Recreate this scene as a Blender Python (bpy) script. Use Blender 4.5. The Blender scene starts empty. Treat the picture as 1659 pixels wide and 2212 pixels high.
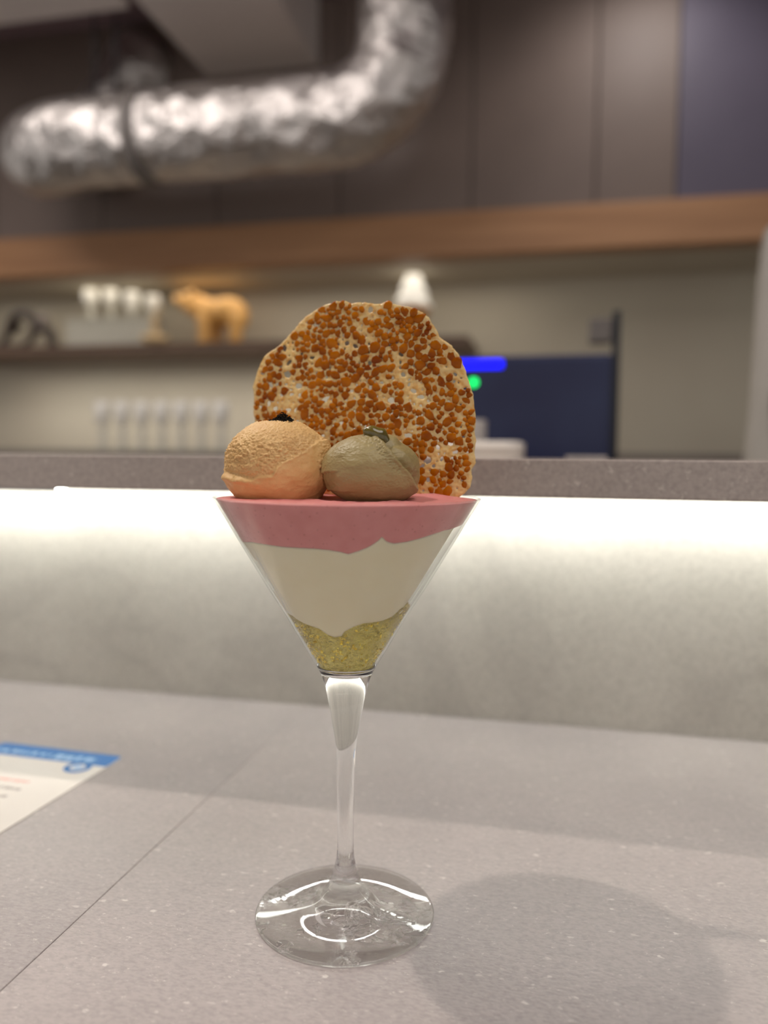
import bpy, bmesh, math, random
import numpy as np
from mathutils import Vector, Matrix

sc = bpy.context.scene
col = sc.collection
random.seed(7)
rng = np.random.default_rng(11)

# ------------------------------------------------------------------ camera
FPX, PITCH, ROLL, CAMH, TH = 1724.2, 0.06496, 0.0094, 0.19366, 0.22525
CX, CY = 829.5, 1106.0
F_ = np.array([0, math.cos(PITCH), -math.sin(PITCH)])
R0 = np.array([1.0, 0, 0]); U0 = np.cross(R0, F_)
RR = math.cos(ROLL) * R0 + math.sin(ROLL) * U0
UU = -math.sin(ROLL) * R0 + math.cos(ROLL) * U0
CAM = np.array([0, 0, CAMH])
UB = np.array([math.cos(TH), -math.sin(TH), 0])     # along the bar, to the right
WB = np.array([math.sin(TH), math.cos(TH), 0])      # away from the guest, across the bar

cd = bpy.data.cameras.new('camera'); co = bpy.data.objects.new('camera', cd); col.objects.link(co)
M = Matrix.Identity(4)
for i in range(3):
    M[i][0] = RR[i]; M[i][1] = UU[i]; M[i][2] = -F_[i]; M[i][3] = CAM[i]
co.matrix_world = M
cd.sensor_fit = 'VERTICAL'; cd.sensor_height = 36.0
cd.lens = FPX / 2212 * 36.0
cd.clip_start = 0.01
cd.dof.use_dof = True; cd.dof.focus_distance = 0.322
cd.dof.aperture_fstop = cd.lens / 6.6
sc.camera = co

# ------------------------------------------------------------------ world, lights, exposure
w = bpy.data.worlds.new('world'); sc.world = w; w.use_nodes = True
w.node_tree.nodes['Background'].inputs[0].default_value = (1.0, 0.96, 0.92, 1)
w.node_tree.nodes['Background'].inputs[1].default_value = 0.62
sc.view_settings.view_transform = 'Standard'; sc.view_settings.look = 'None'
sc.view_settings.exposure = 0.0; sc.view_settings.gamma = 1.0
sc.view_settings.use_curve_mapping = False

def B(u, wv, z):
    p = UB * u + WB * wv
    return Vector((p[0], p[1], z))

def lamp(name, loc, power, color, radius, kind='POINT', target=None, size_y=None, spot=None):
    l = bpy.data.lights.new(name, kind); l.energy = power; l.color = color
    if kind == 'AREA':
        l.size = radius
        if size_y: l.shape = 'RECTANGLE'; l.size_y = size_y
        else: l.shape = 'DISK'
    else:
        l.shadow_soft_size = radius
    if kind == 'SPOT':
        l.spot_size = spot; l.spot_blend = 0.6
    o = bpy.data.objects.new(name, l); col.objects.link(o); o.location = loc
    if target is not None:
        o.rotation_euler = (Vector(target) - Vector(loc)).to_track_quat('-Z', 'Y').to_euler()
    return o

WARM = (1.0, 0.90, 0.79)
lamp('downlight_main', (-0.716, 0.546, 1.60), 42, WARM, 0.02, 'SPOT', (0.10, 0.56, 0), spot=1.1)
lamp('added_fill_light', tuple(B(0.65, -0.25, 1.62)), 15.0, (1.0, 0.95, 0.92), 1.3, 'AREA', tuple(B(0.65, -0.24, 0)))  # unseen soft fill, added on the guest side to lift the table and fronts
lamp('downlight_left', tuple(B(-0.62, -0.05, 1.60)), 4.5, WARM, 0.05, 'SPOT', tuple(B(-0.40, 0.55, 0)), spot=0.62)
lamp('wall_washer', tuple(B(0.22, 2.10, 1.62)), 13.0, (1.0, 0.94, 0.90), 0.10, 'SPOT', tuple(B(0.2, 2.5, 0.9)), spot=2.3)
lamp('kitchen_light', tuple(B(-1.25, 2.68, 0.832)), 2.9, (1.0, 0.91, 0.78), 2.2, 'AREA', tuple(B(-1.25, 2.681, 0.0)), size_y=0.22)
lamp('under_shelf_light', tuple(B(-1.3, 2.72, 0.535)), 2.9, (1.0, 0.95, 0.86), 1.8, 'AREA', tuple(B(-1.3, 2.74, 0.0)), size_y=0.05)
lamp('hall_light', tuple(B(-1.35, 1.45, 1.62)), 33.0, (1.0, 0.93, 0.89), 1.5, 'AREA', tuple(B(-1.35, 1.8, 0.0)))

# ------------------------------------------------------------------ helpers
def ray(x, y): return F_ + RR * (x - CX) / FPX - UU * (y - CY) / FPX
def onz(x, y, z=0.0):
    d = ray(x, y); return CAM + d * (z - CAMH) / d[2]
def onw(x, y, wv):
    d = ray(x, y); P = CAM + d * wv / (d @ WB); return float(P @ UB), float(P[2])
def ony(x, y, Y):
    d = ray(x, y); return CAM + d * Y / d[1]

def _hash(ix, iy, iz):
    h = (ix.astype(np.int64) * 374761393 + iy.astype(np.int64) * 668265263 + iz.astype(np.int64) * 1274126177) & 0xffffffff
    h = ((h ^ (h >> 13)) * 1103515245) & 0xffffffff
    h = ((h ^ (h >> 16)) * 668265263) & 0xffffffff
    return ((h ^ (h >> 15)) & 0xffff) / 65535.0
def vnoise(P):
    P = np.asarray(P, float); I = np.floor(P).astype(np.int64); f = P - I; f = f * f * (3 - 2 * f)
    r = 0
    for dx in (0, 1):
        for dy in (0, 1):
            for dz in (0, 1):
                wt = (f[:, 0] if dx else 1 - f[:, 0]) * (f[:, 1] if dy else 1 - f[:, 1]) * (f[:, 2] if dz else 1 - f[:, 2])
                r = r + wt * _hash(I[:, 0] + dx, I[:, 1] + dy, I[:, 2] + dz)
    return r * 2 - 1
def fbm(P, n=4, gain=0.5):
    r = 0; a = 1.0; P = np.asarray(P, float)
    for k in range(n):
        r = r + a * vnoise(P * 2 ** k + 17.3 * k); a *= gain
    return r
def sstep(a, b, x):
    t = np.clip((x - a) / (b - a), 0, 1); return t * t * (3 - 2 * t)

def mesh_obj(name, verts, faces, mat=None, parent=None, smooth=True, loc=None, rotz=None):
    me = bpy.data.meshes.new(name)
    me.from_pydata([tuple(map(float, v)) for v in verts], [], [tuple(map(int, f)) for f in faces])
    me.update()
    if smooth: me.polygons.foreach_set('use_smooth', [True] * len(me.polygons))
    if mat: me.materials.append(mat)
    o = bpy.data.objects.new(name, me); col.objects.link(o)
    if parent: o.parent = parent
    if loc is not None: o.location = loc
    if rotz is not None: o.rotation_euler = (0, 0, rotz)
    return o
def from_bm(name, bm, mat, parent=None, smooth=True, loc=None, rotz=None):
    bmesh.ops.recalc_face_normals(bm, faces=bm.faces)
    me = bpy.data.meshes.new(name); bm.to_mesh(me); bm.free()
    if smooth: me.polygons.foreach_set('use_smooth', [True] * len(me.polygons))
    if mat: me.materials.append(mat)
    o = bpy.data.objects.new(name, me); col.objects.link(o)
    if parent: o.parent = parent
    if loc is not None: o.location = loc
    if rotz is not None: o.rotation_euler = (0, 0, rotz)
    return o
def tag(o, label, cat, group=None):
    o['label'] = label; o['category'] = cat
    if group: o['group'] = group
    return o
def empty(name, loc, label, cat, group=None, rotz=0.0):
    o = bpy.data.objects.new(name, None); col.objects.link(o)
    o.location = loc; o.rotation_euler = (0, 0, rotz); o.empty_display_size = 0.02
    return tag(o, label, cat, group)
def struct(o):
    o['kind'] = 'structure'; return o

def bm_box(bm, x0, x1, y0, y1, z0, z1, bev=0.0, seg=2):
    r = bmesh.ops.create_cube(bm, size=1.0)
    for v in r['verts']:
        v.co = Vector(((x0 + x1) / 2 + v.co.x * (x1 - x0), (y0 + y1) / 2 + v.co.y * (y1 - y0), (z0 + z1) / 2 + v.co.z * (z1 - z0)))
    if bev > 0:
        es = list({e for v in r['verts'] for e in v.link_edges})
        bmesh.ops.bevel(bm, geom=es, offset=bev, segments=seg, affect='EDGES', profile=0.5)
def box(name, x0, x1, y0, y1, z0, z1, mat, parent=None, bev=0.0, loc=None, rotz=None, seg=2):
    bm = bmesh.new(); bm_box(bm, x0, x1, y0, y1, z0, z1, bev, seg)
    return from_bm(name, bm, mat, parent, smooth=False, loc=loc, rotz=rotz)
def bbox(name, u0, u1, w0, w1, z0, z1, mat, bev=0.0, parent=None):
    """box in bar coordinates, origin at its base centre"""
    o = box(name, -(u1 - u0) / 2, (u1 - u0) / 2, -(w1 - w0) / 2, (w1 - w0) / 2, 0, z1 - z0, mat, None, bev)
    o.location = B((u0 + u1) / 2, (w0 + w1) / 2, z0); o.rotation_euler = (0, 0, -TH)
    if parent:
        bpy.context.view_layer.update()
        o.parent = parent; o.matrix_parent_inverse = parent.matrix_world.inverted()
    return o
def lathe_mesh(profile, seg=64, close_top=True, close_bot=True):
    """profile: list of (r,z) from bottom to top; returns verts, faces"""
    V = []; Fc = []; ring = []
    for r, z in profile:
        if r < 1e-7:
            ring.append([len(V)]); V.append((0, 0, z))
        else:
            ring.append(list(range(len(V), len(V) + seg)))
            for k in range(seg):
                a = 2 * math.pi * k / seg; V.append((r * math.cos(a), r * math.sin(a), z))
    for a, b in zip(ring[:-1], ring[1:]):
        for k in range(seg):
            k2 = (k + 1) % seg
            if len(a) == 1 and len(b) == 1: continue
            if len(a) == 1: Fc.append((a[0], b[k2], b[k]))
            elif len(b) == 1: Fc.append((a[k], a[k2], b[0]))
            else: Fc.append((a[k], a[k2], b[k2], b[k]))
    return V, Fc
def lathe(name, profile, mat, parent=None, seg=48, loc=None, rotz=None):
    V, Fc = lathe_mesh(profile, seg)
    return mesh_obj(name, V, Fc, mat, parent, True, loc, rotz)
def tube_mesh(path, radii, seg=24, rfun=None):
    P = [Vector(p) for p in path]; V = []; Fc = []
    up = Vector((0, 0, 1)); prev = None
    n = len(P)
    for i in range(n):
        t = (P[min(i + 1, n - 1)] - P[max(i - 1, 0)]).normalized()
        if prev is None:
            x = t.cross(up)
            if x.length < 1e-4: x = t.cross(Vector((0, 1, 0)))
            x.normalize()
        else:
            x = (prev - t * prev.dot(t)).normalized()
        prev = x; y = t.cross(x)
        r = radii[i] if hasattr(radii, '__len__') else radii
        for k in range(seg):
            a = 2 * math.pi * k / seg
            rr = r if rfun is None else r * rfun(i, a)
            V.append(P[i] + x * (rr * math.cos(a)) + y * (rr * math.sin(a)))
    for i in range(n - 1):
        for k in range(seg):
            k2 = (k + 1) % seg
            Fc.append((i * seg + k, i * seg + k2, (i + 1) * seg + k2, (i + 1) * seg + k))
    Fc.append(tuple(range(seg))[::-1]); Fc.append(tuple(range((n - 1) * seg, n * seg)))
    return V, Fc
def tube(name, path, radii, mat, parent=None, seg=24, rfun=None):
    V, Fc = tube_mesh(path, radii, seg, rfun)
    o = mesh_obj(name, V, Fc, mat, parent)
    return o
def blob(name, balls, mat, voxel, parent=None, smooth_it=6):
    """balls: list of (center, (rx,ry,rz)) or (p, q, r0, r1) capsules -> one continuous skin"""
    bm = bmesh.new()
    for b in balls:
        if len(b) == 2:
            r = bmesh.ops.create_icosphere(bm, subdivisions=3, radius=1.0)
            for v in r['verts']:
                v.co = Vector((b[0][0] + v.co.x * b[1][0], b[0][1] + v.co.y * b[1][1], b[0][2] + v.co.z * b[1][2]))
        else:
            p, q, r0, r1 = Vector(b[0]), Vector(b[1]), b[2], b[3]
            for s in range(9):
                t = s / 8; c = p.lerp(q, t); rr = r0 + (r1 - r0) * t
                r = bmesh.ops.create_icosphere(bm, subdivisions=2, radius=rr)
                for v in r['verts']: v.co += c
    me = bpy.data.meshes.new(name); bm.to_mesh(me); bm.free()
    o = bpy.data.objects.new(name, me); col.objects.link(o)
    m = o.modifiers.new('r', 'REMESH'); m.mode = 'VOXEL'; m.voxel_size = voxel
    m2 = o.modifiers.new('s', 'SMOOTH'); m2.iterations = smooth_it; m2.factor = 0.5
    dg = bpy.context.evaluated_depsgraph_get()
    me2 = bpy.data.meshes.new_from_object(o.evaluated_get(dg))
    o.modifiers.clear(); o.data = me2; me2.name = name
    me2.polygons.foreach_set('use_smooth', [True] * len(me2.polygons))
    me2.materials.clear(); me2.materials.append(mat)
    if parent: o.parent = parent
    return o

# ------------------------------------------------------------------ materials
def lin(r, g, b):
    f = lambda c: (c / 255 / 12.92) if c / 255 <= 0.04045 else ((c / 255 + 0.055) / 1.055) ** 2.4
    return (f(r), f(g), f(b), 1)
def new_mat(name):
    m = bpy.data.materials.new(name); m.use_nodes = True
    nt = m.node_tree; return m, nt, nt.nodes['Principled BSDF']
def mat(name, color, rough=0.5, metal=0.0, spec=0.5, emit=None, es=0.0, noise=None, bump=None, trans=0.0, ior=1.45, sss=0.0, sssr=(0.004, 0.002, 0.001), coat=0.0):
    m, nt, p = new_mat(name)
    p.inputs['Base Color'].default_value = color; p.inputs['Roughness'].default_value = rough
    p.inputs['Metallic'].default_value = metal; p.inputs['Specular IOR Level'].default_value = spec
    p.inputs['IOR'].default_value = ior; p.inputs['Transmission Weight'].default_value = trans
    p.inputs['Coat Weight'].default_value = coat
    if sss:
        p.inputs['Subsurface Weight'].default_value = sss; p.inputs['Subsurface Radius'].default_value = sssr
        p.inputs['Subsurface Scale'].default_value = 1.0
    if emit:
        p.inputs['Emission Color'].default_value = emit; p.inputs['Emission Strength'].default_value = es
    tc = nt.nodes.new('ShaderNodeTexCoord')
    if noise:   # (scale, colour2, detail)
        n = nt.nodes.new('ShaderNodeTexNoise'); n.inputs['Scale'].default_value = noise[0]; n.inputs['Detail'].default_value = noise[2]
        nt.links.new(tc.outputs['Object'], n.inputs['Vector'])
        r = nt.nodes.new('ShaderNodeValToRGB'); r.color_ramp.elements[0].color = color; r.color_ramp.elements[1].color = noise[1]
        r.color_ramp.elements[0].position = 0.35; r.color_ramp.elements[1].position = 0.65
        nt.links.new(n.outputs['Fac'], r.inputs['Fac']); nt.links.new(r.outputs['Color'], p.inputs['Base Color'])
    if bump:    # (scale, distance, detail)
        n = nt.nodes.new('ShaderNodeTexNoise'); n.inputs['Scale'].default_value = bump[0]; n.inputs['Detail'].default_value = bump[2]
        nt.links.new(tc.outputs['Object'], n.inputs['Vector'])
        b = nt.nodes.new('ShaderNodeBump'); b.inputs['Distance'].default_value = bump[1]; b.inputs['Strength'].default_value = 1.0
        nt.links.new(n.outputs['Fac'], b.inputs['Height']); nt.links.new(b.outputs['Normal'], p.inputs['Normal'])
    return m
def thin_glass(name, tint=(0.985, 0.99, 0.985, 1), base=0.035, gain=0.75):
    """thin-walled glass: clear with reflection rising towards grazing"""
    m, nt, p = new_mat(name); nt.nodes.remove(p)
    out = nt.nodes['Material Output']
    t = nt.nodes.new('ShaderNodeBsdfTransparent'); t.inputs[0].default_value = tint
    g = nt.nodes.new('ShaderNodeBsdfGlossy'); g.inputs['Roughness'].default_value = 0.02
    lw = nt.nodes.new('ShaderNodeLayerWeight'); lw.inputs['Blend'].default_value = 0.5
    pw = nt.nodes.new('ShaderNodeMath'); pw.operation = 'POWER'; pw.inputs[1].default_value = 5.0
    ma = nt.nodes.new('ShaderNodeMath'); ma.operation = 'MULTIPLY_ADD'; ma.inputs[1].default_value = gain; ma.inputs[2].default_value = base
    mx = nt.nodes.new('ShaderNodeMixShader')
    nt.links.new(lw.outputs['Facing'], pw.inputs[0]); nt.links.new(pw.outputs[0], ma.inputs[0]); nt.links.new(ma.outputs[0], mx.inputs[0])
    nt.links.new(t.outputs[0], mx.inputs[1]); nt.links.new(g.outputs[0], mx.inputs[2]); nt.links.new(mx.outputs[0], out.inputs['Surface'])
    return m
def stone(name, c1, c2, speck, rough=0.36, vein=None):
    m, nt, p = new_mat(name)
    tc = nt.nodes.new('ShaderNodeTexCoord')
    N = lambda t: nt.nodes.new(t)
    n1 = N('ShaderNodeTexNoise'); n1.inputs['Scale'].default_value = 9; n1.inputs['Detail'].default_value = 5
    n2 = N('ShaderNodeTexNoise'); n2.inputs['Scale'].default_value = 420; n2.inputs['Detail'].default_value = 3
    mp = N('ShaderNodeMapping'); mp.inputs['Scale'].default_value = (1.0, 1.9, 1.0)
    for k in (n1,): nt.links.new(tc.outputs['Object'], k.inputs['Vector'])
    nt.links.new(tc.outputs['Object'], mp.inputs['Vector'])
    nt.links.new(mp.outputs[0], n2.inputs['Vector'])
    r = N('ShaderNodeValToRGB'); r.color_ramp.elements[0].color = c1; r.color_ramp.elements[1].color = c2
    r.color_ramp.elements[0].position = 0.3; r.color_ramp.elements[1].position = 0.7
    nt.links.new(n1.outputs['Fac'], r.inputs['Fac'])
    # fine grain
    mg = N('ShaderNodeMixRGB'); mg.blend_type = 'MULTIPLY'
    rg = N('ShaderNodeValToRGB'); rg.color_ramp.elements[0].position = 0.25; rg.color_ramp.elements[1].position = 0.6
    rg.color_ramp.elements[0].color = (0.82, 0.82, 0.82, 1); rg.color_ramp.elements[1].color = (1.05, 1.05, 1.05, 1)
    nt.links.new(n2.outputs['Fac'], rg.inputs['Fac']); mg.inputs['Fac'].default_value = 1
    nt.links.new(r.outputs['Color'], mg.inputs['Color1']); nt.links.new(rg.outputs['Color'], mg.inputs['Color2'])
    prev = mg.outputs[0]
    for sc_, th_, amt in ((120, 0.22, 0.6), (300, 0.30, 0.42)):
        v = N('ShaderNodeTexVoronoi'); v.inputs['Scale'].default_value = sc_
        nz = N('ShaderNodeTexNoise'); nz.inputs['Scale'].default_value = sc_ * 2.3; nz.inputs['Detail'].default_value = 2
        ad = N('ShaderNodeVectorMath'); ad.operation = 'MULTIPLY_ADD'; ad.inputs[1].default_value = (0.006,) * 3
        nt.links.new(mp.outputs[0], nz.inputs['Vector']); nt.links.new(nz.outputs['Color'], ad.inputs[0]); nt.links.new(mp.outputs[0], ad.inputs[2])
        nt.links.new(ad.outputs[0], v.inputs['Vector'])
        rr = N('ShaderNodeMapRange'); rr.inputs['From Min'].default_value = th_; rr.inputs['From Max'].default_value = th_ * 0.55
        nt.links.new(v.outputs['Distance'], rr.inputs['Value'])
        sp = N('ShaderNodeSeparateColor'); nt.links.new(v.outputs['Color'], sp.inputs[0])
        pk = N('ShaderNodeMapRange'); pk.inputs['From Min'].default_value = 0.55; pk.inputs['From Max'].default_value = 0.95
        nt.links.new(sp.outputs[0], pk.inputs['Value'])
        ml = N('ShaderNodeMath'); ml.operation = 'MULTIPLY'; nt.links.new(rr.outputs[0], ml.inputs[0]); nt.links.new(pk.outputs[0], ml.inputs[1])
        m2 = N('ShaderNodeMath'); m2.operation = 'MULTIPLY'; m2.inputs[1].default_value = amt; nt.links.new(ml.outputs[0], m2.inputs[0])
        mx = N('ShaderNodeMixRGB'); nt.links.new(m2.outputs[0], mx.inputs['Fac']); nt.links.new(prev, mx.inputs['Color1']); mx.inputs['Color2'].default_value = speck
        prev = mx.outputs[0]
    if vein:
        nv = N('ShaderNodeTexNoise'); nv.inputs['Scale'].default_value = 5; nv.inputs['Detail'].default_value = 3; nv.inputs['Distortion'].default_value = 1.2
        nt.links.new(tc.outputs['Object'], nv.inputs['Vector'])
        rv = N('ShaderNodeValToRGB'); e = rv.color_ramp.elements
        e[0].position = 0.45; e[0].color = (0, 0, 0, 1); e[1].position = 0.55; e[1].color = (0, 0, 0, 1)
        k = e.new(0.5); k.color = (0.22, 0.22, 0.22, 1)
        nt.links.new(nv.outputs['Fac'], rv.inputs['Fac'])
        mx = N('ShaderNodeMixRGB'); nt.links.new(rv.outputs['Color'], mx.inputs['Fac']); nt.links.new(prev, mx.inputs['Color1']); mx.inputs['Color2'].default_value = vein
        prev = mx.outputs[0]
    nt.links.new(prev, p.inputs['Base Color'])
    p.inputs['Roughness'].default_value = rough; p.inputs['Specular IOR Level'].default_value = 0.55
    b = N('ShaderNodeBump'); b.inputs['Distance'].default_value = 0.00025; b.inputs['Strength'].default_value = 0.6
    nt.links.new(n2.outputs['Fac'], b.inputs['Height']); nt.links.new(b.outputs['Normal'], p.inputs['Normal'])
    return m
def wood(name, c1, c2, scale=(2, 30, 30), rough=0.5):
    m, nt, p = new_mat(name)
    tc = nt.nodes.new('ShaderNodeTexCoord'); mp = nt.nodes.new('ShaderNodeMapping'); mp.inputs['Scale'].default_value = scale
    n = nt.nodes.new('ShaderNodeTexNoise'); n.inputs['Scale'].default_value = 1.0; n.inputs['Detail'].default_value = 5; n.inputs['Distortion'].default_value = 0.6
    r = nt.nodes.new('ShaderNodeValToRGB'); r.color_ramp.elements[0].color = c1; r.color_ramp.elements[1].color = c2
    r.color_ramp.elements[0].position = 0.3; r.color_ramp.elements[1].position = 0.7
    nt.links.new(tc.outputs['Object'], mp.inputs['Vector']); nt.links.new(mp.outputs[0], n.inputs['Vector'])
    nt.links.new(n.outputs['Fac'], r.inputs['Fac']); nt.links.new(r.outputs['Color'], p.inputs['Base Color'])
    p.inputs['Roughness'].default_value = rough
    return m

m_table = stone('grey_stone_laminate', lin(160, 151, 149), lin(176, 166, 163), lin(232, 227, 219))
m_panel = stone('pale_stone_panel', lin(184, 178, 168), lin(198, 192, 182), lin(215, 210, 200), 0.5, lin(150, 144, 138))
m_ledge = stone('ledge_stone', lin(160, 148, 140), lin(176, 164, 156), lin(215, 205, 195), 0.5)
m_glass = mat('clear_glass', (1, 1, 1, 1), 0.0, trans=1.0, ior=1.5)
m_bowl = thin_glass('thin_bowl_glass')

# ------------------------------------------------------------------ setting
ZF = -0.95          # floor below the table top
ZC = 1.64           # ceiling
ZP = 1.437          # underside of the dropped grey boxes
WF = 2.5            # upper wall plane
WBK = 2.93          # kitchen rear wall
m_floor = mat('dark_floor', lin(70, 62, 56), 0.5, noise=(3, lin(84, 75, 68), 4))
m_ceil = mat('dark_ceiling', lin(136, 113, 117), 0.8, noise=(4, lin(144, 121, 125), 3))
m_fascia = mat('brown_wall_panel', lin(112, 98, 91), 0.5, noise=(3, lin(122, 107, 99), 4))
m_fascia_refl = mat('reflection_tint_panel', lin(88, 82, 98), 0.5, noise=(3, lin(96, 90, 106), 4))  # bluish tint stands in for a reflection on the right-hand panels
m_kwall = mat('kitchen_wall', lin(188, 178, 160), 0.7, noise=(2, lin(196, 188, 170), 3))
m_grey = mat('grey_ceiling_panel', lin(216, 206, 200), 0.7, noise=(3, lin(221, 212, 206), 3))
m_beam = wood('warm_wood_beam', lin(150, 108, 74), lin(176, 132, 94), (2.0, 30, 30))
m_shelf = wood('dark_wood_shelf', lin(88, 68, 54), lin(108, 84, 66), (3.0, 40, 40))
m_cab = mat('back_cabinet', lin(120, 112, 104), 0.6, noise=(6, lin(128, 120, 111), 3))

struct(bbox('floor', -4.5, 4.5, -2.5, WBK, ZF - 0.1, ZF, m_floor))
struct(bbox('ceiling', -4.5, 4.5, -2.5, WBK + 0.1, ZC + 0.0, ZC + 0.1, m_ceil))
struct(bbox('wall_back', -4.5, 4.5, WBK, WBK + 0.1, ZF, ZC, m_kwall))
wu = struct(bbox('wall_upper', -4.5, 4.5, WF + 0.03, WF + 0.10, 0.835, ZC, m_fascia))
# facing panels of the upper wall, with shadow joints between them
seams = [onw(x, 250, WF)[0] for x in (1020, 1290, 1465)]
edges = [seams[0] - 0.42 * k for k in range(8, 0, -1)] + seams + [seams[2] + 0.42 * k for k in range(1, 8)]
for a, b in zip(edges[:-1], edges[1:]):
    bbox('panel', a + 0.002, b - 0.002, WF, WF + 0.03, 0.955, ZC - 0.001, m_fascia_refl if a >= seams[2] - 1e-6 else m_fascia, 0.002, wu)
struct(bbox('trim_1', -4.5, 4.5, WF - 0.03, WF + 0.05, 0.822, 0.952, m_beam, 0.004))       # wood header
struct(bbox('ceiling_kitchen', -4.5, 4.5, WF + 0.05, WBK, 0.835, 0.90, m_kwall))
# grey ceiling panel running away from the guest, and the cross panel
ua = onw(450, 170, WF)[0]; ub_ = onw(690, 140, WF)[0]
struct(bbox('trim_2', ua, ub_, 1.5, WF - 0.001, ZP, ZC - 0.0005, m_grey, 0.003))
d0 = ray(0, 55); t0 = (ZP - CAMH) / d0[2]; wcross = float((CAM + d0 * t0) @ WB)
d1 = ray(272, 12); u3 = float((CAM + d1 * ((ZP - CAMH) / d1[2])) @ UB)
struct(bbox('trim_3', -4.4, min(u3, ua - 0.005), wcross - 0.35, wcross, ZP, ZC - 0.0005, m_grey, 0.003))

# ------------------------------------------------------------------ guest table
WE = 0.591
tbl = empty('counter_table', B(0, 0.3, ZF), 'speckled grey stone-look counter table that the parfait glass stands on', 'table', rotz=-TH)
def child_box(name, parent, u0, u1, w0, w1, z0, z1, m, bev=0.0):
    return bbox(name, u0, u1, w0, w1, z0, z1, m, bev, parent)
child_box('slab', tbl, -1.3, -0.19635, 0.03, WE, -0.03, 0, m_table, 0.0004)
child_box('slab', tbl, -0.19612, 1.3, 0.03, WE, -0.03, 0, m_table, 0.0004)
for u in (-1.2, 1.2):
    child_box('leg', tbl, u - 0.03, u + 0.03, 0.06, WE - 0.03, ZF, -0.031, m_cab, 0.003)

# ------------------------------------------------------------------ raised service bar
WL = 0.409
zlt, zlb = CAMH + 0.0036 * WL, CAMH - 0.0445 * WL
bar = empty('service_bar', B(0, 0.62, ZF), 'raised service bar with stone ledge and lit pale front panel', 'bar counter', rotz=-TH)
child_box('ledge', bar, -1.7, 1.7, WL, 1.02, zlb, zlt, m_ledge, 0.001)
child_box('front_panel', bar, -1.7, 1.7, WE + 0.001, WE + 0.02, ZF, zlb - 0.0002, m_panel, 0.0)
child_box('rear_panel', bar, -1.7, 1.7, 0.95, 0.97, ZF, zlb - 0.0002, m_cab, 0.0)
m_alu = mat('satin_aluminium', lin(170, 168, 166), 0.4, 1.0, noise=(30, lin(180, 178, 176), 2))
m_led = mat('led_diffuser', lin(240, 245, 235), 0.5, emit=(0.96, 1.0, 0.95, 1), es=24.0)
uleft = onw(112, 1054, 0.55)[0]
def led(u0, u1, w0, w1, z1, h, label, es_mat):
    e = empty('led_strip', B((u0 + u1) / 2, (w0 + w1) / 2, z1 - h), label, 'light strip', rotz=-TH)
    child_box('channel', e, u0, u1, w0, w0 + 0.0012, z1 - h, z1, m_alu, 0.0002)
    child_box('channel_back', e, u0, u1, w0 + 0.0013, w1, z1 - 0.0012, z1, m_alu)
    child_box('diffuser', e, u0 + 0.001, u1 - 0.001, w0 + 0.0016, w1, z1 - h + 0.0012, z1 - 0.0014, es_mat)
    return e
led(uleft, 1.65, 0.560, 0.574, zlb - 0.0002, 0.0060, 'white light strip hidden under the ledge to the right of the strip end', m_led)
led(-1.65, uleft - 0.003, 0.560, 0.574, zlb - 0.0002, 0.0096, 'lower hung light strip whose end shows under the ledge', m_led)

# work counter behind the bar, and rear counter below the shelf
bk = empty('work_counter', B(0.3, 1.35, ZF), 'grey work counter standing behind the raised service bar', 'counter', rotz=-TH)
child_box('body', bk, -0.6, 1.6, 1.10, 1.62, ZF, -0.02, m_cab, 0.003)
child_box('top', bk, -0.62, 1.62, 1.08, 1.64, -0.019, 0.02, m_ledge, 0.003)
zrc = onw(200, 972, 2.2)[1]
rk = empty('rear_counter', B(-1.2, 2.5, ZF), 'grey rear counter that carries the row of small goblets', 'counter', rotz=-TH)
child_box('body', rk, -3.0, 0.9, 2.08, 2.92, ZF, zrc - 0.04, m_cab, 0.003)
child_box('top', rk, -3.02, 0.92, 2.06, 2.925, zrc - 0.039, zrc, m_cab, 0.003)

# ------------------------------------------------------------------ parfait glass
XG, D, RIM_R, RIM_Z = -0.01512, 0.3305, 0.055, 0.17823
def prof(y, rpx):
    a = ony(748 - rpx, y, D); b = ony(748 + rpx, y, D)
    return (float(b[0] - a[0]) / 2, float(a[2] + b[2]) / 2)
GP = [prof(*q) for q in [(1172, 227.5), (1267, 170), (1328, 130), (1392, 92), (1420, 75), (1436, 65), (1450, 57.5), (1478, 47), (1520, 37.5), (1560, 30.5), (1602, 23.5), (1640, 20.5), (1693, 19), (1760, 18), (1825, 17.6), (1845, 18.8), (1862, 21.5), (1880, 26)]]
GP = [(RIM_R, RIM_Z)] + GP
GP = GP[::-1]                       # from the stem foot upwards
GZ = np.array([q[1] for q in GP]); GR = np.array([q[0] for q in GP])
def ro(z): return np.interp(z, GZ, GR)
WALL = 0.0011
def ri(z): return ro(z) - WALL
glass = empty('parfait_glass', (XG, D, 0), 'clear stemmed conical parfait glass holding the layered dessert on the table', 'glass')
z_join = prof(1436, 65)[1]          # bowl wall above, solid glass below
z_cav = prof(1453, 30)[1]           # bottom of the hollow
# foot (solid, slightly conical), open where it meets the stem
fz = prof(1880, 26)
foot = [(0.0, 0.0022), (0.006, 0.0019), (0.0105, 0.0008), (0.0120, 0.00008), (0.020, 0.00008), (0.0374, 0.00008), (0.0379, 0.0003), (0.0381, 0.0009), (0.0379, 0.0014),
        (0.0375, 0.00158), (0.0367, 0.00168), (0.035, 0.00178), (0.031, 0.0020), (0.026, 0.0024), (0.021, 0.0030), (0.0170, 0.0039), (0.0135, 0.0056), (0.0105, 0.0083), (0.0077, 0.0120)]
fl = [q for q in foot if q[1] < fz[1] - 0.001] + [fz]
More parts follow.
